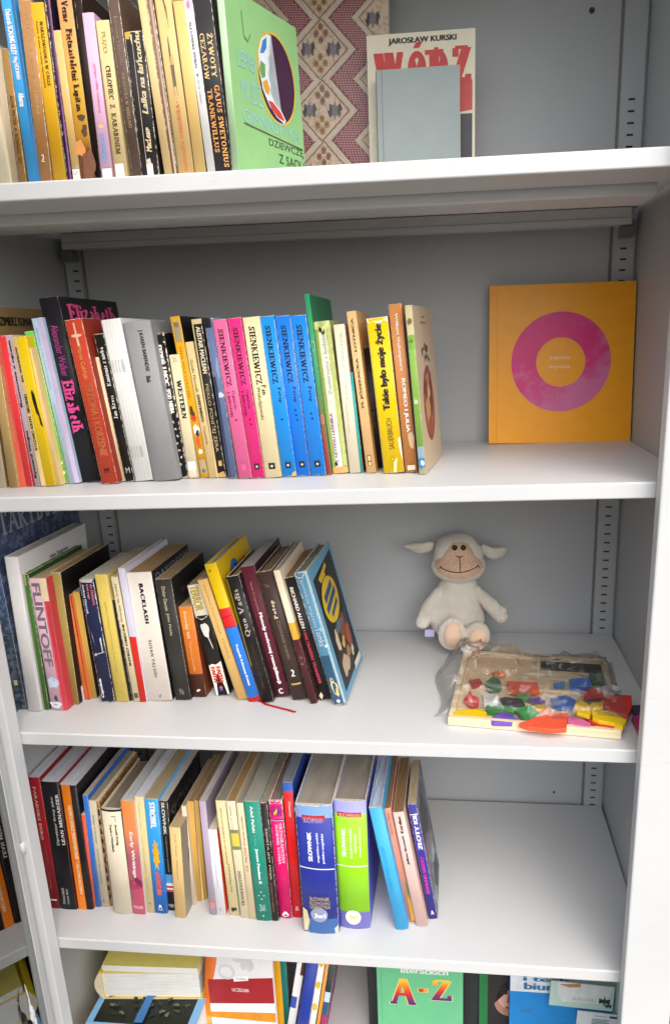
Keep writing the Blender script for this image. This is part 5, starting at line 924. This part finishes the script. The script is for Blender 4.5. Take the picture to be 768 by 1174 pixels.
for z, c in ((.25, '#8a1f5a'), (.45, '#cc2f22'), (.7, '#e07a1c')):
    e = el_.new(z); e.color = lin(c)
nt.links.new(tcn.outputs['Generated'], sxn.inputs[0]); nt.links.new(sxn.outputs['Z'], crn.inputs['Fac']); nt.links.new(crn.outputs['Color'], p.inputs['Base Color'])
put_text(az, 'A', .225, .475, .14, .46, 'h', '#e6cf7a', 0, 0, 'cover', .0004, 'capital_letter', sf=1.5); put_text(az, 'A', .23, .47, .15, .45, 'h', rainbow, 0, 0, 'cover', .0006, 'capital_letter', sf=1.25)
put_text(az, 'Z', .215, .415, .62, .88, 'h', '#e6cf7a', 0, 0, 'cover', .0004, 'capital_letter', sf=1.5); put_text(az, 'Z', .22, .41, .63, .87, 'h', rainbow, 0, 0, 'cover', .0006, 'capital_letter', sf=1.25)
put_art(az, [('#e6cf7a', rect(.475, .305, .60, .345)), ('#c8302c', rect(.485, .309, .54, .341)), ('#e09a2c', rect(.54, .309, .592, .341))], name='hyphen')
wf = FACE('E', (549, 1174), (552, 1100), 60, .19, '#1f6a38', 'book cover with a portrait photograph inside a green border', t=.012, tilt=.03)
put_art(wf, [('#14100f', rect(.16, .12, .995, .995))] + [(c, [(min(.99, max(.17, u_ - .26)), v_) for u_, v_ in p_]) for c, p_ in (('#b07c6c', blob(.86, .44, .34, .21, 31, 30, .05)), ('#cf9f8c', ell(.86, .40, .27, .17, 30)), ('#8a5a4e', [(.80, .40), (.86, .40), (.90, .49), (.78, .495)]),
    ('#1a1312', [(.43, .13), (1.2, .13), (1.2, .25), (.80, .27), (.66, .30), (.60, .40), (.56, .50), (.43, .60)]), ('#241a18', ell(.745, .385, .07, .016, 14)), ('#120d0c', ell(.755, .385, .028, .014, 10)), ('#3a2824', [(.65, .345), (.75, .33), (.84, .345), (.84, .353), (.75, .34), (.65, .355)]), ('#8a2c30', ell(.86, .545, .11, .016, 16)), ('#c8988a', blob(.70, .47, .06, .03, 5)))])
bb = FACE('E', (584, 1174), (586.5, 1108), 119, .165, '#1676b8', 'blue office technology textbook with a white top on the bottom shelf', t=.018, tilt=.03)
put_art(bb, [('#d9dde2', rect(.0, .0, .999, .275)), ('#2f6ea8', rect(.10, .455, .21, .485))])
put_text(bb, 'i tech', .115, .165, .12, .56, 'h', '#2a6a9a', .03, 0, 'cover', name='cover_title'); put_text(bb, 'biurow', .18, .25, .13, .64, 'h', '#2a6a9a', .03, 0, 'cover', name='cover_title')
FACE('E', (705, 1174), (703, 1104), 24, .15, '#8fa39b', 'grey green folder edge by the right wall of the bottom shelf', t=.02, tilt=.0)
cd = FACE('E', (629, 1150), (622, 1112), 73, .150, '#a8c0b4', 'pale aqua leaflet tucked in front of the blue textbook', t=.0018, tilt=.03, z=at_y(629, 1152, .15).z, h=.050, roll=.05, nopages=True, wear=.0, name='leaflet', cat='leaflet')
put_art(cd, [('#d6dad9', [(.10, .0), (.96, .0), (.92, .55), (.82, .74), (.2, .80), (.12, .5)]), ('#c08050', [(.12, .10), (.45, .0), (.48, .12), (.30, .2)]), ('#2c4438', star(.86, .62, .10, .22, 6, .35)), ('#35503f', star(.93, .78, .06, .15, 5, .35))])
put_text(cd, 'SUKCESU', .56, .68, .36, .72, 'h', '#9aa8a6', .0, 0, 'cover', name='cover_title')
lb = FACE('E', (660, 1174), (654, 1146), 50, .146, '#c9d0d2', 'torn white address label hanging below the aqua leaflet', t=.0015, tilt=.03, z=at_y(660, 1174, .146).z, h=.028, roll=.06, nopages=True, wear=.6, name='paper_label', cat='paper label')
put_art(lb, [('#39424c', rect(.74, .14, .92, .30)), ('#9aa4aa', rect(.40, .20, .68, .25))] + [('#4a5258', rect(.34, .46 + .11*i, .34 + .42 - .06*(i % 2), .50 + .11*i)) for i in range(4)])

put_text(tp, 'Puni', .40, .50, .36, .58, 'h', '#3a3020', .02, 0, 'cover', name='cover_title')

# ---- red ribbon marker hanging out of the yellow, red and blue book
bm = bmesh.new(); pts = [at_z(x, y, ZC + .0012) for x, y in ((297, 803), (305, 807.5), (316, 810.5), (328, 813.5), (339, 816.5))]
for a, b_ in zip(pts, pts[1:]):
    n = (b_ - a).cross(Vector((0, 0, 1))).normalized() * .0018
    add_prism(bm, [a - n, b_ - n, b_ + n, a + n], Vector((0, 0, .0006)))
bmesh.ops.remove_doubles(bm, verts=bm.verts, dist=.0004)
tag(from_bm('ribbon_bookmark', bm, flat('#c01830', .4)), 'red ribbon bookmark trailing over the third shelf from a leaning book', 'bookmark')

# ---- plush sheep sitting against the back wall
SY = .315
def sp(cx, cy, y=SY): return at_y(440 + cx / 4.267, 590 + cy / 4.267, y)
PXM = (sp(400, 300) - sp(300, 300)).length / 100
sheep = thing('plush_sheep', 'cream plush sheep with peach face sitting against the back of the third shelf', 'plush toy', Matrix.Translation(sp(370, 640) + Vector((0, 0, 0))))
fur, nt, p = new_mat('plush_fur')
tc = nd(nt, 'ShaderNodeTexCoord'); n1 = nd(nt, 'ShaderNodeTexNoise', Scale=420.0, Detail=4.0, Roughness=.7); n2 = nd(nt, 'ShaderNodeTexNoise', Scale=28.0, Detail=4.0)
for n in (n1, n2): nt.links.new(tc.outputs['Object'], n.inputs['Vector'])
cr = nd(nt, 'ShaderNodeValToRGB'); cr.color_ramp.elements[0].position = .3; cr.color_ramp.elements[0].color = lin('#dad1c1'); cr.color_ramp.elements[1].position = .65; cr.color_ramp.elements[1].color = lin('#f0e9dc')
nt.links.new(n2.outputs['Fac'], cr.inputs['Fac']); nt.links.new(cr.outputs['Color'], p.inputs['Base Color']); p.inputs['Roughness'].default_value = .95; p.inputs['Sheen Weight'].default_value = .5; p.inputs['Sheen Roughness'].default_value = .5
bp = nd(nt, 'ShaderNodeBump', Strength=1.0, Distance=.0035); nt.links.new(n1.outputs['Fac'], bp.inputs['Height']); nt.links.new(bp.outputs[0], p.inputs['Normal'])
peach, nt, p = new_mat('peach_plush')
tc = nd(nt, 'ShaderNodeTexCoord'); n1 = nd(nt, 'ShaderNodeTexNoise', Scale=380.0, Detail=4.0); nt.links.new(tc.outputs['Object'], n1.inputs['Vector'])
cr = nd(nt, 'ShaderNodeValToRGB'); cr.color_ramp.elements[0].position = .3; cr.color_ramp.elements[0].color = lin('#c9a084'); cr.color_ramp.elements[1].position = .7; cr.color_ramp.elements[1].color = lin('#dfbb9f')
nt.links.new(n1.outputs['Fac'], cr.inputs['Fac']); nt.links.new(cr.outputs['Color'], p.inputs['Base Color']); p.inputs['Roughness'].default_value = .9; p.inputs['Sheen Weight'].default_value = .4
bp = nd(nt, 'ShaderNodeBump', Strength=.9, Distance=.002); nt.links.new(n1.outputs['Fac'], bp.inputs['Height']); nt.links.new(bp.outputs[0], p.inputs['Normal'])

def ellipsoid(bm, c, r, rot=None, seg=28):
    q = bmesh.ops.create_uvsphere(bm, u_segments=seg, v_segments=seg // 2, radius=1)
    M = Matrix.Translation(c) @ (rot or Matrix.Identity(4)) @ Matrix.Diagonal((r[0], r[1], r[2], 1))
    bmesh.ops.transform(bm, matrix=M, verts=q['verts']); return q['verts']
def capsule_chain(bm, pts, rad, n=10):
    for (a, ra), (b_, rb_) in zip(zip(pts, rad), list(zip(pts, rad))[1:]):
        for i in range(n): 
            f = i / (n - 1); ellipsoid(bm, a.lerp(b_, f), (ra + (rb_ - ra) * f,) * 3, None, 16)
def remeshed(name, bm, voxel, mt, smooth_it=6, parent=None):
    me = bpy.data.meshes.new('tmp'); bm.to_mesh(me); bm.free()
    o = bpy.data.objects.new('tmp', me); COL.objects.link(o)
    md = o.modifiers.new('r', 'REMESH'); md.mode = 'VOXEL'; md.voxel_size = voxel
    ms = o.modifiers.new('s', 'SMOOTH'); ms.iterations = smooth_it; ms.factor = .5
    bpy.context.view_layer.update()
    me2 = bpy.data.meshes.new_from_object(o.evaluated_get(bpy.context.evaluated_depsgraph_get()))
    bpy.data.objects.remove(o); bpy.data.meshes.remove(me)
    for pl in me2.polygons: pl.use_smooth = True
    me2.materials.clear(); me2.name = name
    return me2
def attach(o, par):
    o.parent = par; o.matrix_parent_inverse = par.matrix_basis.inverted()
    return o
u = PXM
bm = bmesh.new()
ellipsoid(bm, sp(356, 505), (138*u, 92*u, 122*u)); ellipsoid(bm, sp(360, 420, SY + .008), (128*u, 86*u, 126*u)); ellipsoid(bm, sp(362, 345, SY + .012), (98*u, 70*u, 64*u))
HY_ = SY + .004
ellipsoid(bm, sp(362, 205, HY_), (124*u, 94*u, 112*u)); ellipsoid(bm, sp(365, 250, HY_ - .006), (136*u, 95*u, 82*u)); ellipsoid(bm, sp(355, 160, HY_), (108*u, 86*u, 72*u))
capsule_chain(bm, [sp(262, 378, SY - .004), sp(220, 450, SY - .012), sp(190, 522, SY - .016)], [24*u, 36*u, 37*u])
capsule_chain(bm, [sp(455, 372, SY - .004), sp(520, 440, SY - .012), sp(572, 498, SY - .016)], [24*u, 37*u, 34*u])
ellipsoid(bm, sp(176, 530, SY - .020), (20*u, 20*u, 24*u)); ellipsoid(bm, sp(577, 470, SY - .020), (24*u, 24*u, 22*u))
LY = .262
capsule_chain(bm, [sp(330, 560, SY), Vector((at_y(440+332/4.267, 590+592/4.267, LY).x, LY + .012, at_y(440+332/4.267, 590+592/4.267, LY).z))], [66*u, 68*u], 8)
capsule_chain(bm, [sp(420, 570, SY), Vector((at_y(440+452/4.267, 590+604/4.267, LY).x, LY + .012, at_y(440+452/4.267, 590+604/4.267, LY).z))], [62*u, 64*u], 8)
ellipsoid(bm, at_y(440+330/4.267, 590+590/4.267, LY) + Vector((0, .006, 0)), (66*u, 34*u, 86*u), Matrix.Rotation(math.radians(6), 4, 'Y')); ellipsoid(bm, at_y(440+454/4.267, 590+602/4.267, LY) + Vector((0, .006, 0)), (64*u, 34*u, 76*u), Matrix.Rotation(math.radians(14), 4, 'Y'))
bme = remeshed('body', bm, .0017, fur, 5)
body = attach(link('body', bme, [fur]), sheep)
# sit on the shelf: nothing below it, nothing behind the back wall
zmin = min(v.co.z for v in bme.vertices)
for v in bme.vertices:
    if v.co.z < ZC + .0006: v.co.z = ZC + .0006
    if v.co.y > D - .0015: v.co.y = D - .0015
nrms = [v.normal.copy() for v in bme.vertices]             # uneven pile
for v, nv_ in zip(bme.vertices, nrms): v.co += nv_ * (.0004 * noise.noise(v.co * 260) + .0008 * noise.noise(v.co * 60))
tree = BVHTree.FromPolygons([v.co[:] for v in bme.vertices], [p_.vertices[:] for p_ in bme.polygons])
def on_body(cx, cy, lift, tr=None):
    o, d = ray(440 + cx / 4.267, 590 + cy / 4.267); d = Vector(d).normalized()
    hit, nrm, _, _ = (tr or tree).ray_cast(Vector(o), d)
    return (hit - d * lift) if hit else None
def patch(name, outline, mt, lift=.0012, rings=8):
    """a sewn-on patch that follows the body"""
    cx = sum(p_[0] for p_ in outline) / len(outline); cy = sum(p_[1] for p_ in outline) / len(outline)
    bm = bmesh.new(); prev = None; n = len(outline)
    c0 = bm.verts.new(on_body(cx, cy, lift * 1.6))
    for k in range(1, rings + 1):
        f = k / rings; l = lift * (1.6 if k < rings - 1 else (1.0 if k == rings - 1 else -.0003 / lift))
        cur = []
        for x, y in outline:
            q = on_body(cx + (x - cx) * f, cy + (y - cy) * f, l)
            cur.append(bm.verts.new(q if q else prev[len(cur)].co))
        for i in range(n):
            j = (i + 1) % n
            if prev is None: bm.faces.new((c0, cur[i], cur[j]))
            else: bm.faces.new((prev[i], cur[i], cur[j], prev[j]))
        prev = cur
    o = from_bm(name, bm, mt, None, True); return attach(o, sheep)
muz = []
for i in range(48):
    a = 2*math.pi*i/48; x = 366 + 122*math.cos(a); y = 246 + 74*math.sin(a)
    if math.sin(a) < 0:
        y = 245 + 52*math.sin(a); k = max(0, 1 - abs(x - 370) / 86); y -= 62 * min(1, k * 1.8)
    muz.append((x, y))
face_p = patch('face_patch', muz, peach, .0012, 10)
fme = face_p.data; ftree = BVHTree.FromPolygons([v.co[:] for v in fme.vertices], [p_.vertices[:] for p_ in fme.polygons])
for cx, cy, rx, ry, rot in ((335, 590, 46, 67, .1), (457, 604, 46, 57, .26)):
    patch('foot_sole', [(cx + rx*math.cos(a)*math.cos(rot) - ry*math.sin(a)*math.sin(rot), cy + rx*math.cos(a)*math.sin(rot) + ry*math.sin(a)*math.cos(rot)) for a in [2*math.pi*i/36 for i in range(36)]], flat('#dfbfa6', .95, .4), .0013, 8)
blk = flat('#0c0a0a', .25)
for cx in (346, 388):
    bm = bmesh.new(); q = on_body(cx, 162, .0015, ftree) or on_body(cx, 162, .0015); ellipsoid(bm, q, (13*u, 9*u, 13.5*u), None, 16); attach(from_bm('eye', bm, blk, None, True), sheep)
th_ = flat('#2a1c1a', .8)
def stitch(name, pts, r=.0007):
    bm = bmesh.new(); ps = [on_body(x, y, .0007, ftree) or on_body(x, y, .0012) for x, y in pts]; tube(bm, ps, r, 6); attach(from_bm(name, bm, th_, None, True), sheep)
stitch('mouth_stitch', [(275 + 187*t, 258 - 8*t + 62*t*(1-t)*1.9) for t in [i/20 for i in range(21)]])
stitch('lip_stitch', [(370 + 3*t, 205 + 80*t) for t in [i/8 for i in range(9)]])
stitch('nose_stitch', [(352, 203), (362, 206), (370, 210), (378, 206), (387, 203)])
stitch('cheek_stitch', [(270, 264), (275, 258), (283, 254)]); stitch('cheek_stitch', [(455, 246), (461, 250), (466, 258)])
def ear(pts, base):
    bm = bmesh.new(); cx = sum(p_[0] for p_ in pts)/len(pts); cy = sum(p_[1] for p_ in pts)/len(pts)
    ring_f = [bm.verts.new(sp(x, y, HY_ + .002)) for x, y in pts]; ring_m1 = [bm.verts.new(sp(cx + (x-cx)*.75, cy + (y-cy)*.7, HY_ - .006)) for x, y in pts]; ring_b = [bm.verts.new(sp(cx + (x-cx)*.75, cy + (y-cy)*.7, HY_ + .009)) for x, y in pts]
    n = len(pts)
    for i in range(n):
        j = (i+1) % n; bm.faces.new((ring_m1[i], ring_f[i], ring_f[j], ring_m1[j])); bm.faces.new((ring_f[i], ring_b[i], ring_b[j], ring_f[j]))
    cf = bm.verts.new(sp(cx, cy, HY_ - .0085)); cb = bm.verts.new(sp(cx, cy, HY_ + .011))
    for i in range(n):
        j = (i+1) % n; bm.faces.new((cf, ring_m1[i], ring_m1[j])); bm.faces.new((ring_b[i], cb, ring_b[j]))
    bmesh.ops.recalc_face_normals(bm, faces=bm.faces)
    me = bpy.data.meshes.new('tmp'); bm.to_mesh(me); bm.free(); o = bpy.data.objects.new('tmp', me); COL.objects.link(o)
    md = o.modifiers.new('s', 'SUBSURF'); md.levels = 2; bpy.context.view_layer.update()
    me2 = bpy.data.meshes.new_from_object(o.evaluated_get(bpy.context.evaluated_depsgraph_get())); bpy.data.objects.remove(o)
    me2.materials.clear()
    for pl in me2.polygons: pl.use_smooth = True
    e = attach(link('ear', me2, [fur]), sheep)
    ins = [(cx + (x-cx)*.62, cy + 6 + (y-cy)*.5) for x, y in pts]
    return e
ear([(258, 122), (200, 132), (150, 136), (108, 138), (84, 148), (92, 162), (130, 178), (168, 197), (205, 192), (250, 176)], 0)
ear([(462, 134), (500, 146), (535, 160), (572, 154), (600, 152), (610, 170), (604, 196), (580, 216), (545, 226), (508, 220), (470, 190)], 1)
bm = bmesh.new(); q = sp(222, 580, LY + .028); add_box(bm, q.x - 22*u, q.y, q.z - 19*u, q.x + 24*u, q.y + .0012, q.z + 18*u)
tg = attach(from_bm('fabric_tag', bm, flat('#b9b4d8', .7)), sheep)

# ---- wooden shape-sorting tray with coloured pieces in a clear plastic bag
TL_ = [Vector((.6341, .0481)), Vector((.8603, .0233)), Vector((.8955, .2560)), Vector((.6622, .2654))]
ex = (TL_[1] - TL_[0]).normalized(); ang = math.atan2(ex.y, ex.x); TW, TD = .2275, .222
torg = Vector((TL_[0].x, TL_[0].y, ZC + .0006))
TM = Matrix.Translation(torg) @ Matrix.Rotation(ang, 4, 'Z')
wood, nt, p = new_mat('pale_wood')
tc = nd(nt, 'ShaderNodeTexCoord'); mp = nd(nt, 'ShaderNodeMapping'); mp.inputs['Scale'].default_value = (14, 160, 160); n1 = nd(nt, 'ShaderNodeTexNoise', Scale=1.0, Detail=5.0)
nt.links.new(tc.outputs['Object'], mp.inputs['Vector']); nt.links.new(mp.outputs[0], n1.inputs['Vector'])
cr = nd(nt, 'ShaderNodeValToRGB'); cr.color_ramp.elements[0].position = .3; cr.color_ramp.elements[0].color = lin('#dcc49c'); cr.color_ramp.elements[1].position = .7; cr.color_ramp.elements[1].color = lin('#f0dfbc')
nt.links.new(n1.outputs['Fac'], cr.inputs['Fac']); nt.links.new(cr.outputs['Color'], p.inputs['Base Color']); p.inputs['Roughness'].default_value = .6
tray = thing('wooden_tray', 'pale wooden puzzle tray wrapped in a clear plastic bag on the third shelf', 'puzzle tray', TM)
def tpart(name, x0, y0, z0, x1, y1, z1, mt, bev=.0012):
    bm = bmesh.new(); add_box(bm, x0, y0, z0, x1, y1, z1, bev); return from_bm(name, bm, mt, tray)
RW, RH = .0085, .0125
tpart('base_board', .001, .001, .0005, TW - .001, TD - .001, .0038, wood, .0005)
tpart('rim', 0, 0, 0, TW, RW, RH, wood); tpart('rim', 0, TD - RW, 0, TW, TD, RH, wood)
tpart('rim', 0, RW + .0002, 0, RW, TD - RW - .0002, RH - .0003, wood); tpart('rim', TW - RW, RW + .0002, 0, TW, TD - RW - .0002, RH - .0003, wood)
tpart('divider', .118, .11, .0039, .124, TD - RW - .0002, RH - .0015, wood); tpart('divider', RW + .0002, .104, .0039, TW - RW - .0002, .110, RH - .003, wood)
tpart('inset_panel', RW + .001, .1105, .0039, .1175, TD - RW - .001, .0062, flat('#e2c49e', .7), .0004)
tpart('inset_panel', .1245, .182, .0039, TW - RW - .001, TD - RW - .001, .0055, flat('#2a2320', .7), .0004)  # dark opening of the tray, its shade painted as a flat panel
def pc(px, py, z=.0135): return at_z(490 + px / 2.954, 720 + py / 2.954, ZC + z)
def piece(label, col, pts, z=.0065, th=.0065, name='puzzle_piece', cat='puzzle piece', kind=None):
    bm = bmesh.new(); add_prism(bm, [pc(x, y, z + th) - Vector((0, 0, th)) for x, y in pts], Vector((0, 0, th)))
    bmesh.ops.bevel(bm, geom=bm.edges[:], offset=.0004, segments=1, affect='EDGES')
    return tag(from_bm(name, bm, flat(col, .35)), label, cat, 'coloured puzzle pieces in the tray')
piece('small red piece with a pointed corner at the left of the tray', '#d8201c', [(122, 240), (145, 208), (150, 228), (176, 235), (168, 266), (150, 262)])
piece('long bright yellow piece along the front left rim of the tray', '#ecc60e', [(84, 284), (120, 276), (170, 272), (200, 284), (198, 306), (160, 302), (120, 300), (90, 302)])
piece('white piece between the red one and a black patterned one', '#dedcda', [(186, 226), (232, 218), (238, 250), (190, 256)])
piece('black patterned piece in the middle left of the tray', '#2b2a2c', [(236, 240), (262, 232), (320, 240), (330, 258), (280, 264), (246, 258)])
piece('flat green strip piece above the purple one', '#2c8a3e', [(200, 262), (258, 264), (300, 266), (292, 282), (230, 284), (196, 276)])
piece('green square piece beside the coral triangle', '#2f9a44', [(294, 268), (348, 262), (380, 288), (330, 308)], z=.009)
piece('purple triangle piece near the front rim', '#7355b8', [(204, 308), (262, 280), (306, 308), (290, 320), (222, 318)])
piece('large coral triangle piece at the front of the tray', '#ec5a3a', [(308, 322), (400, 290), (474, 284), (470, 340), (420, 344), (340, 334)], z=.009)
piece('coral rectangle piece at the middle of the tray', '#e4512f', [(268, 178), (372, 184), (378, 212), (330, 218), (272, 208)], z=.010)
piece('dark green leaf shaped piece under the crumpled bag at the left', '#2f6a3a', [(192, 184), (230, 158), (246, 176), (250, 200), (210, 206)], z=.008)
piece('blue piece lying in the centre of the tray', '#2e66c4', [(414, 236), (470, 226), (502, 244), (486, 266), (440, 262), (420, 252)], z=.009)
piece('blue block piece in front of the dark compartment', '#2f6ed0', [(478, 172), (548, 166), (556, 196), (520, 210), (482, 200)], z=.009)
piece('dark green rectangle piece in the back right compartment', '#1f5e34', [(545, 152), (612, 151), (616, 190), (556, 187)], z=.0056, th=.004)
piece('small red pointed piece behind the yellow ones', '#c22a2a', [(524, 214), (560, 200), (590, 218), (600, 232), (556, 238), (528, 230)], z=.010)
piece('upper yellow jagged piece on the right of the tray', '#eac014', [(500, 254), (520, 244), (548, 262), (560, 250), (596, 248), (592, 272), (556, 276), (548, 296), (506, 286), (496, 270)], z=.013)
piece('lower yellow jagged piece overlapping the front right rim', '#eec81a', [(556, 284), (590, 278), (636, 288), (674, 310), (660, 334), (632, 320), (580, 312), (558, 302)], z=.013)
piece('big red jagged piece at the right end of the tray', '#d93420', [(600, 234), (650, 226), (690, 228), (692, 262), (676, 298), (640, 288), (610, 276), (596, 256)], z=.012)
piece('pink strip piece at the front right of the tray', '#d86a9e', [(472, 296), (520, 306), (552, 322), (550, 334), (500, 328), (474, 318)], z=.008)
piece('red strip piece between the pink one and lower yellow one', '#c9302a', [(540, 300), (590, 314), (634, 326), (630, 338), (570, 330), (546, 318)], z=.0075)
piece('small coral strip piece above the large coral triangle', '#e4682f', [(350, 268), (420, 272), (410, 286), (372, 286)], z=.011, th=.004)
piece('black square piece under the red and yellow ones', '#2a282c', [(540, 236), (590, 238), (592, 250), (546, 250)], z=.008)
piece('magenta piece fallen beside the tray near the right upright', '#b02a6a', [(690, 300), (735, 280), (738, 350), (716, 358)], z=.0008, th=.007)
piece('dark violet piece fallen behind the magenta one', '#3a3350', [(688, 262), (736, 258), (740, 286), (700, 298)], z=.0008, th=.007)
piece('small yellow piece behind the green square', '#e8c21a', [(356, 262), (372, 258), (400, 264), (392, 274), (366, 274)], z=.013, th=.004)
piece('white star shaped piece right of the blue centre piece', '#dcd8d4', [(590, 196), (620, 190), (650, 200), (640, 222), (604, 218)], z=.008)
piece('small dark red piece left of the coral rectangle', '#a8242c', [(140, 176), (176, 170), (186, 186), (150, 194)], z=.007)
piece('pale green piece under the film left of the divider', '#4aa860', [(300, 222), (345, 220), (350, 232), (310, 236)], z=.007)
piece('small orange piece in the back left compartment', '#e8742a', [(216, 150), (250, 142), (268, 156), (232, 166)], z=.008, th=.004)
piece('light blue strip piece beside the divider', '#4a8ad4', [(424, 186), (462, 180), (466, 194), (430, 200)], z=.008, th=.004)
piece('small violet piece right of the black patterned one', '#6a48a8', [(340, 238), (380, 232), (398, 246), (356, 252)], z=.009, th=.004)
piece('orange triangle piece under the big red one', '#ee8a2c', [(600, 296), (640, 300), (628, 312)], z=.009, th=.004)
# the bag: a thin crumpled film over the tray
film, nt, p = new_mat('clear_plastic_film')
tr = nd(nt, 'ShaderNodeBsdfTransparent'); tr.inputs[0].default_value = (.97, .97, .97, 1); go = nd(nt, 'ShaderNodeBsdfGlossy'); go.inputs['Roughness'].default_value = .11
df = nd(nt, 'ShaderNodeBsdfDiffuse'); df.inputs[0].default_value = (.85, .86, .87, 1)  # white mixed in by streaks, painted sheen of the creased film
fr = nd(nt, 'ShaderNodeLayerWeight', Blend=.22); m1 = nd(nt, 'ShaderNodeMixShader'); m2 = nd(nt, 'ShaderNodeMixShader')
mrr = nd(nt, 'ShaderNodeMath', operation='MULTIPLY_ADD'); mrr.inputs[1].default_value = .75; mrr.inputs[2].default_value = .055; mrr.use_clamp = True; nt.links.new(fr.outputs[0], mrr.inputs[0])
tc = nd(nt, 'ShaderNodeTexCoord'); n1 = nd(nt, 'ShaderNodeTexNoise', Scale=24.0, Detail=5.0, Distortion=2.5); nt.links.new(tc.outputs['Object'], n1.inputs['Vector'])
bp = nd(nt, 'ShaderNodeBump', Strength=.9, Distance=.006); nt.links.new(n1.outputs['Fac'], bp.inputs['Height'])
nt.links.new(bp.outputs[0], go.inputs['Normal']); nt.links.new(bp.outputs[0], fr.inputs['Normal'])
mk = nd(nt, 'ShaderNodeMapRange'); mk.inputs['From Min'].default_value = .54; mk.inputs['From Max'].default_value = .74; mk.inputs['To Min'].default_value = .03; mk.inputs['To Max'].default_value = .32; nt.links.new(n1.outputs['Fac'], mk.inputs['Value']); nt.links.new(mk.outputs[0], m2.inputs[0]); nt.links.new(tr.outputs[0], m2.inputs[1]); nt.links.new(df.outputs[0], m2.inputs[2])
nt.links.new(mrr.outputs[0], m1.inputs[0]); nt.links.new(m2.outputs[0], m1.inputs[1]); nt.links.new(go.outputs[0], m1.inputs[2]); nt.links.new(m1.outputs[0], nt.nodes['Material Output'].inputs['Surface'])
bm = bmesh.new(); NX, NY = 96, 84; gridv = []
inv = TM.inverted()
for j in range(NY + 1):
    row = []
    for i in range(NX + 1):
        fx, fy = i / NX, j / NY
        x = -.026 + (TW + .036) * fx + .010 * math.sin(7*fy + .5) * (1 - fx) ** 2; y = .016 + (TD - .012) * fy + .008 * math.sin(9*fx)
        e = min(fx, 1 - fx, fy, 1 - fy); ed = min(1, e / .10); ed = ed * ed * (3 - 2 * ed)
        q = Vector((x * 20, y * 20, 1.7)); r1 = 1 - abs(noise.noise(q + Vector((noise.noise(q * .6) * 1.5, 0, 0)))) * 2; r2 = 1 - abs(noise.noise(q * 2.3)) * 2
        inside = 0 < x < TW and 0 < y < TD
        hgt = (.0165 if True else 0) * ed + .007 * ed * max(0, r1) ** 2 + .004 * ed * r2 + .002
        if x < .03: hgt += .014 * ed * max(0, r2) * max(0, 1 - abs(y - .15) / .1)
        if y > .12 and x < .09: hgt += .008 * ed
        if 0 <= x <= TW and 0 <= y <= TD: hgt = max(hgt, .0142 + .001 * r2)
        if x > TW - .03 and y < .10: hgt = max(hgt, .020)
        row.append(bm.verts.new((x, y, max(.0012, hgt))))
    gridv.append(row)
for j in range(NY):
    for i in range(NX): bm.faces.new((gridv[j][i], gridv[j][i+1], gridv[j+1][i+1], gridv[j+1][i]))
bag = from_bm('plastic_bag', bm, film, None, True); bag.matrix_world = TM
tag(bag, 'crumpled clear plastic bag covering the wooden puzzle tray', 'plastic bag')

# crumpled white strip, painted as the pale streak reflected in the glass door
bm = bmesh.new(); rows = []
for j in range(41):
    row = []
    for i in range(13):
        u_ = .112 + (.004 + .013 * math.sin(j / 40 * 3.0)) * i / 12 - .02 * j / 40 + .012 * noise.noise(Vector((j * .11, 3.3, 0))); z_ = .27 - .17 * j / 40 + .01 * noise.noise(Vector((i * .4, 1.1, 0)))
        q = Vector((u_ * 55, z_ * 22, 4.4)); h_ = .0012 + .006 * max(0, 1 - 2.2 * abs(noise.noise(q))) + .002 * abs(noise.noise(q * 3))
        row.append(bm.verts.new((u_, .0, z_))); row[-1].co.y = .0004 + h_
    rows.append(row)
for a, b_ in zip(rows, rows[1:]):
    for i in range(12): bm.faces.new((a[i], a[i+1], b_[i+1], b_[i]))
streak_white = flat('#eef2f4', .25, 0, 'white_streak', .05)
o = from_bm('glass_streak', bm, streak_white, None, True); o.matrix_world = Matrix.Translation((HX, HY, 0)) @ Matrix.Rotation(math.atan2(dd.y, dd.x), 4, 'Z')
tag(o, 'crumpled white strip standing in for a pale reflected streak on the glass door', 'painted streak')

bpy.data.objects.remove(_to); bpy.data.curves.remove(_tc)
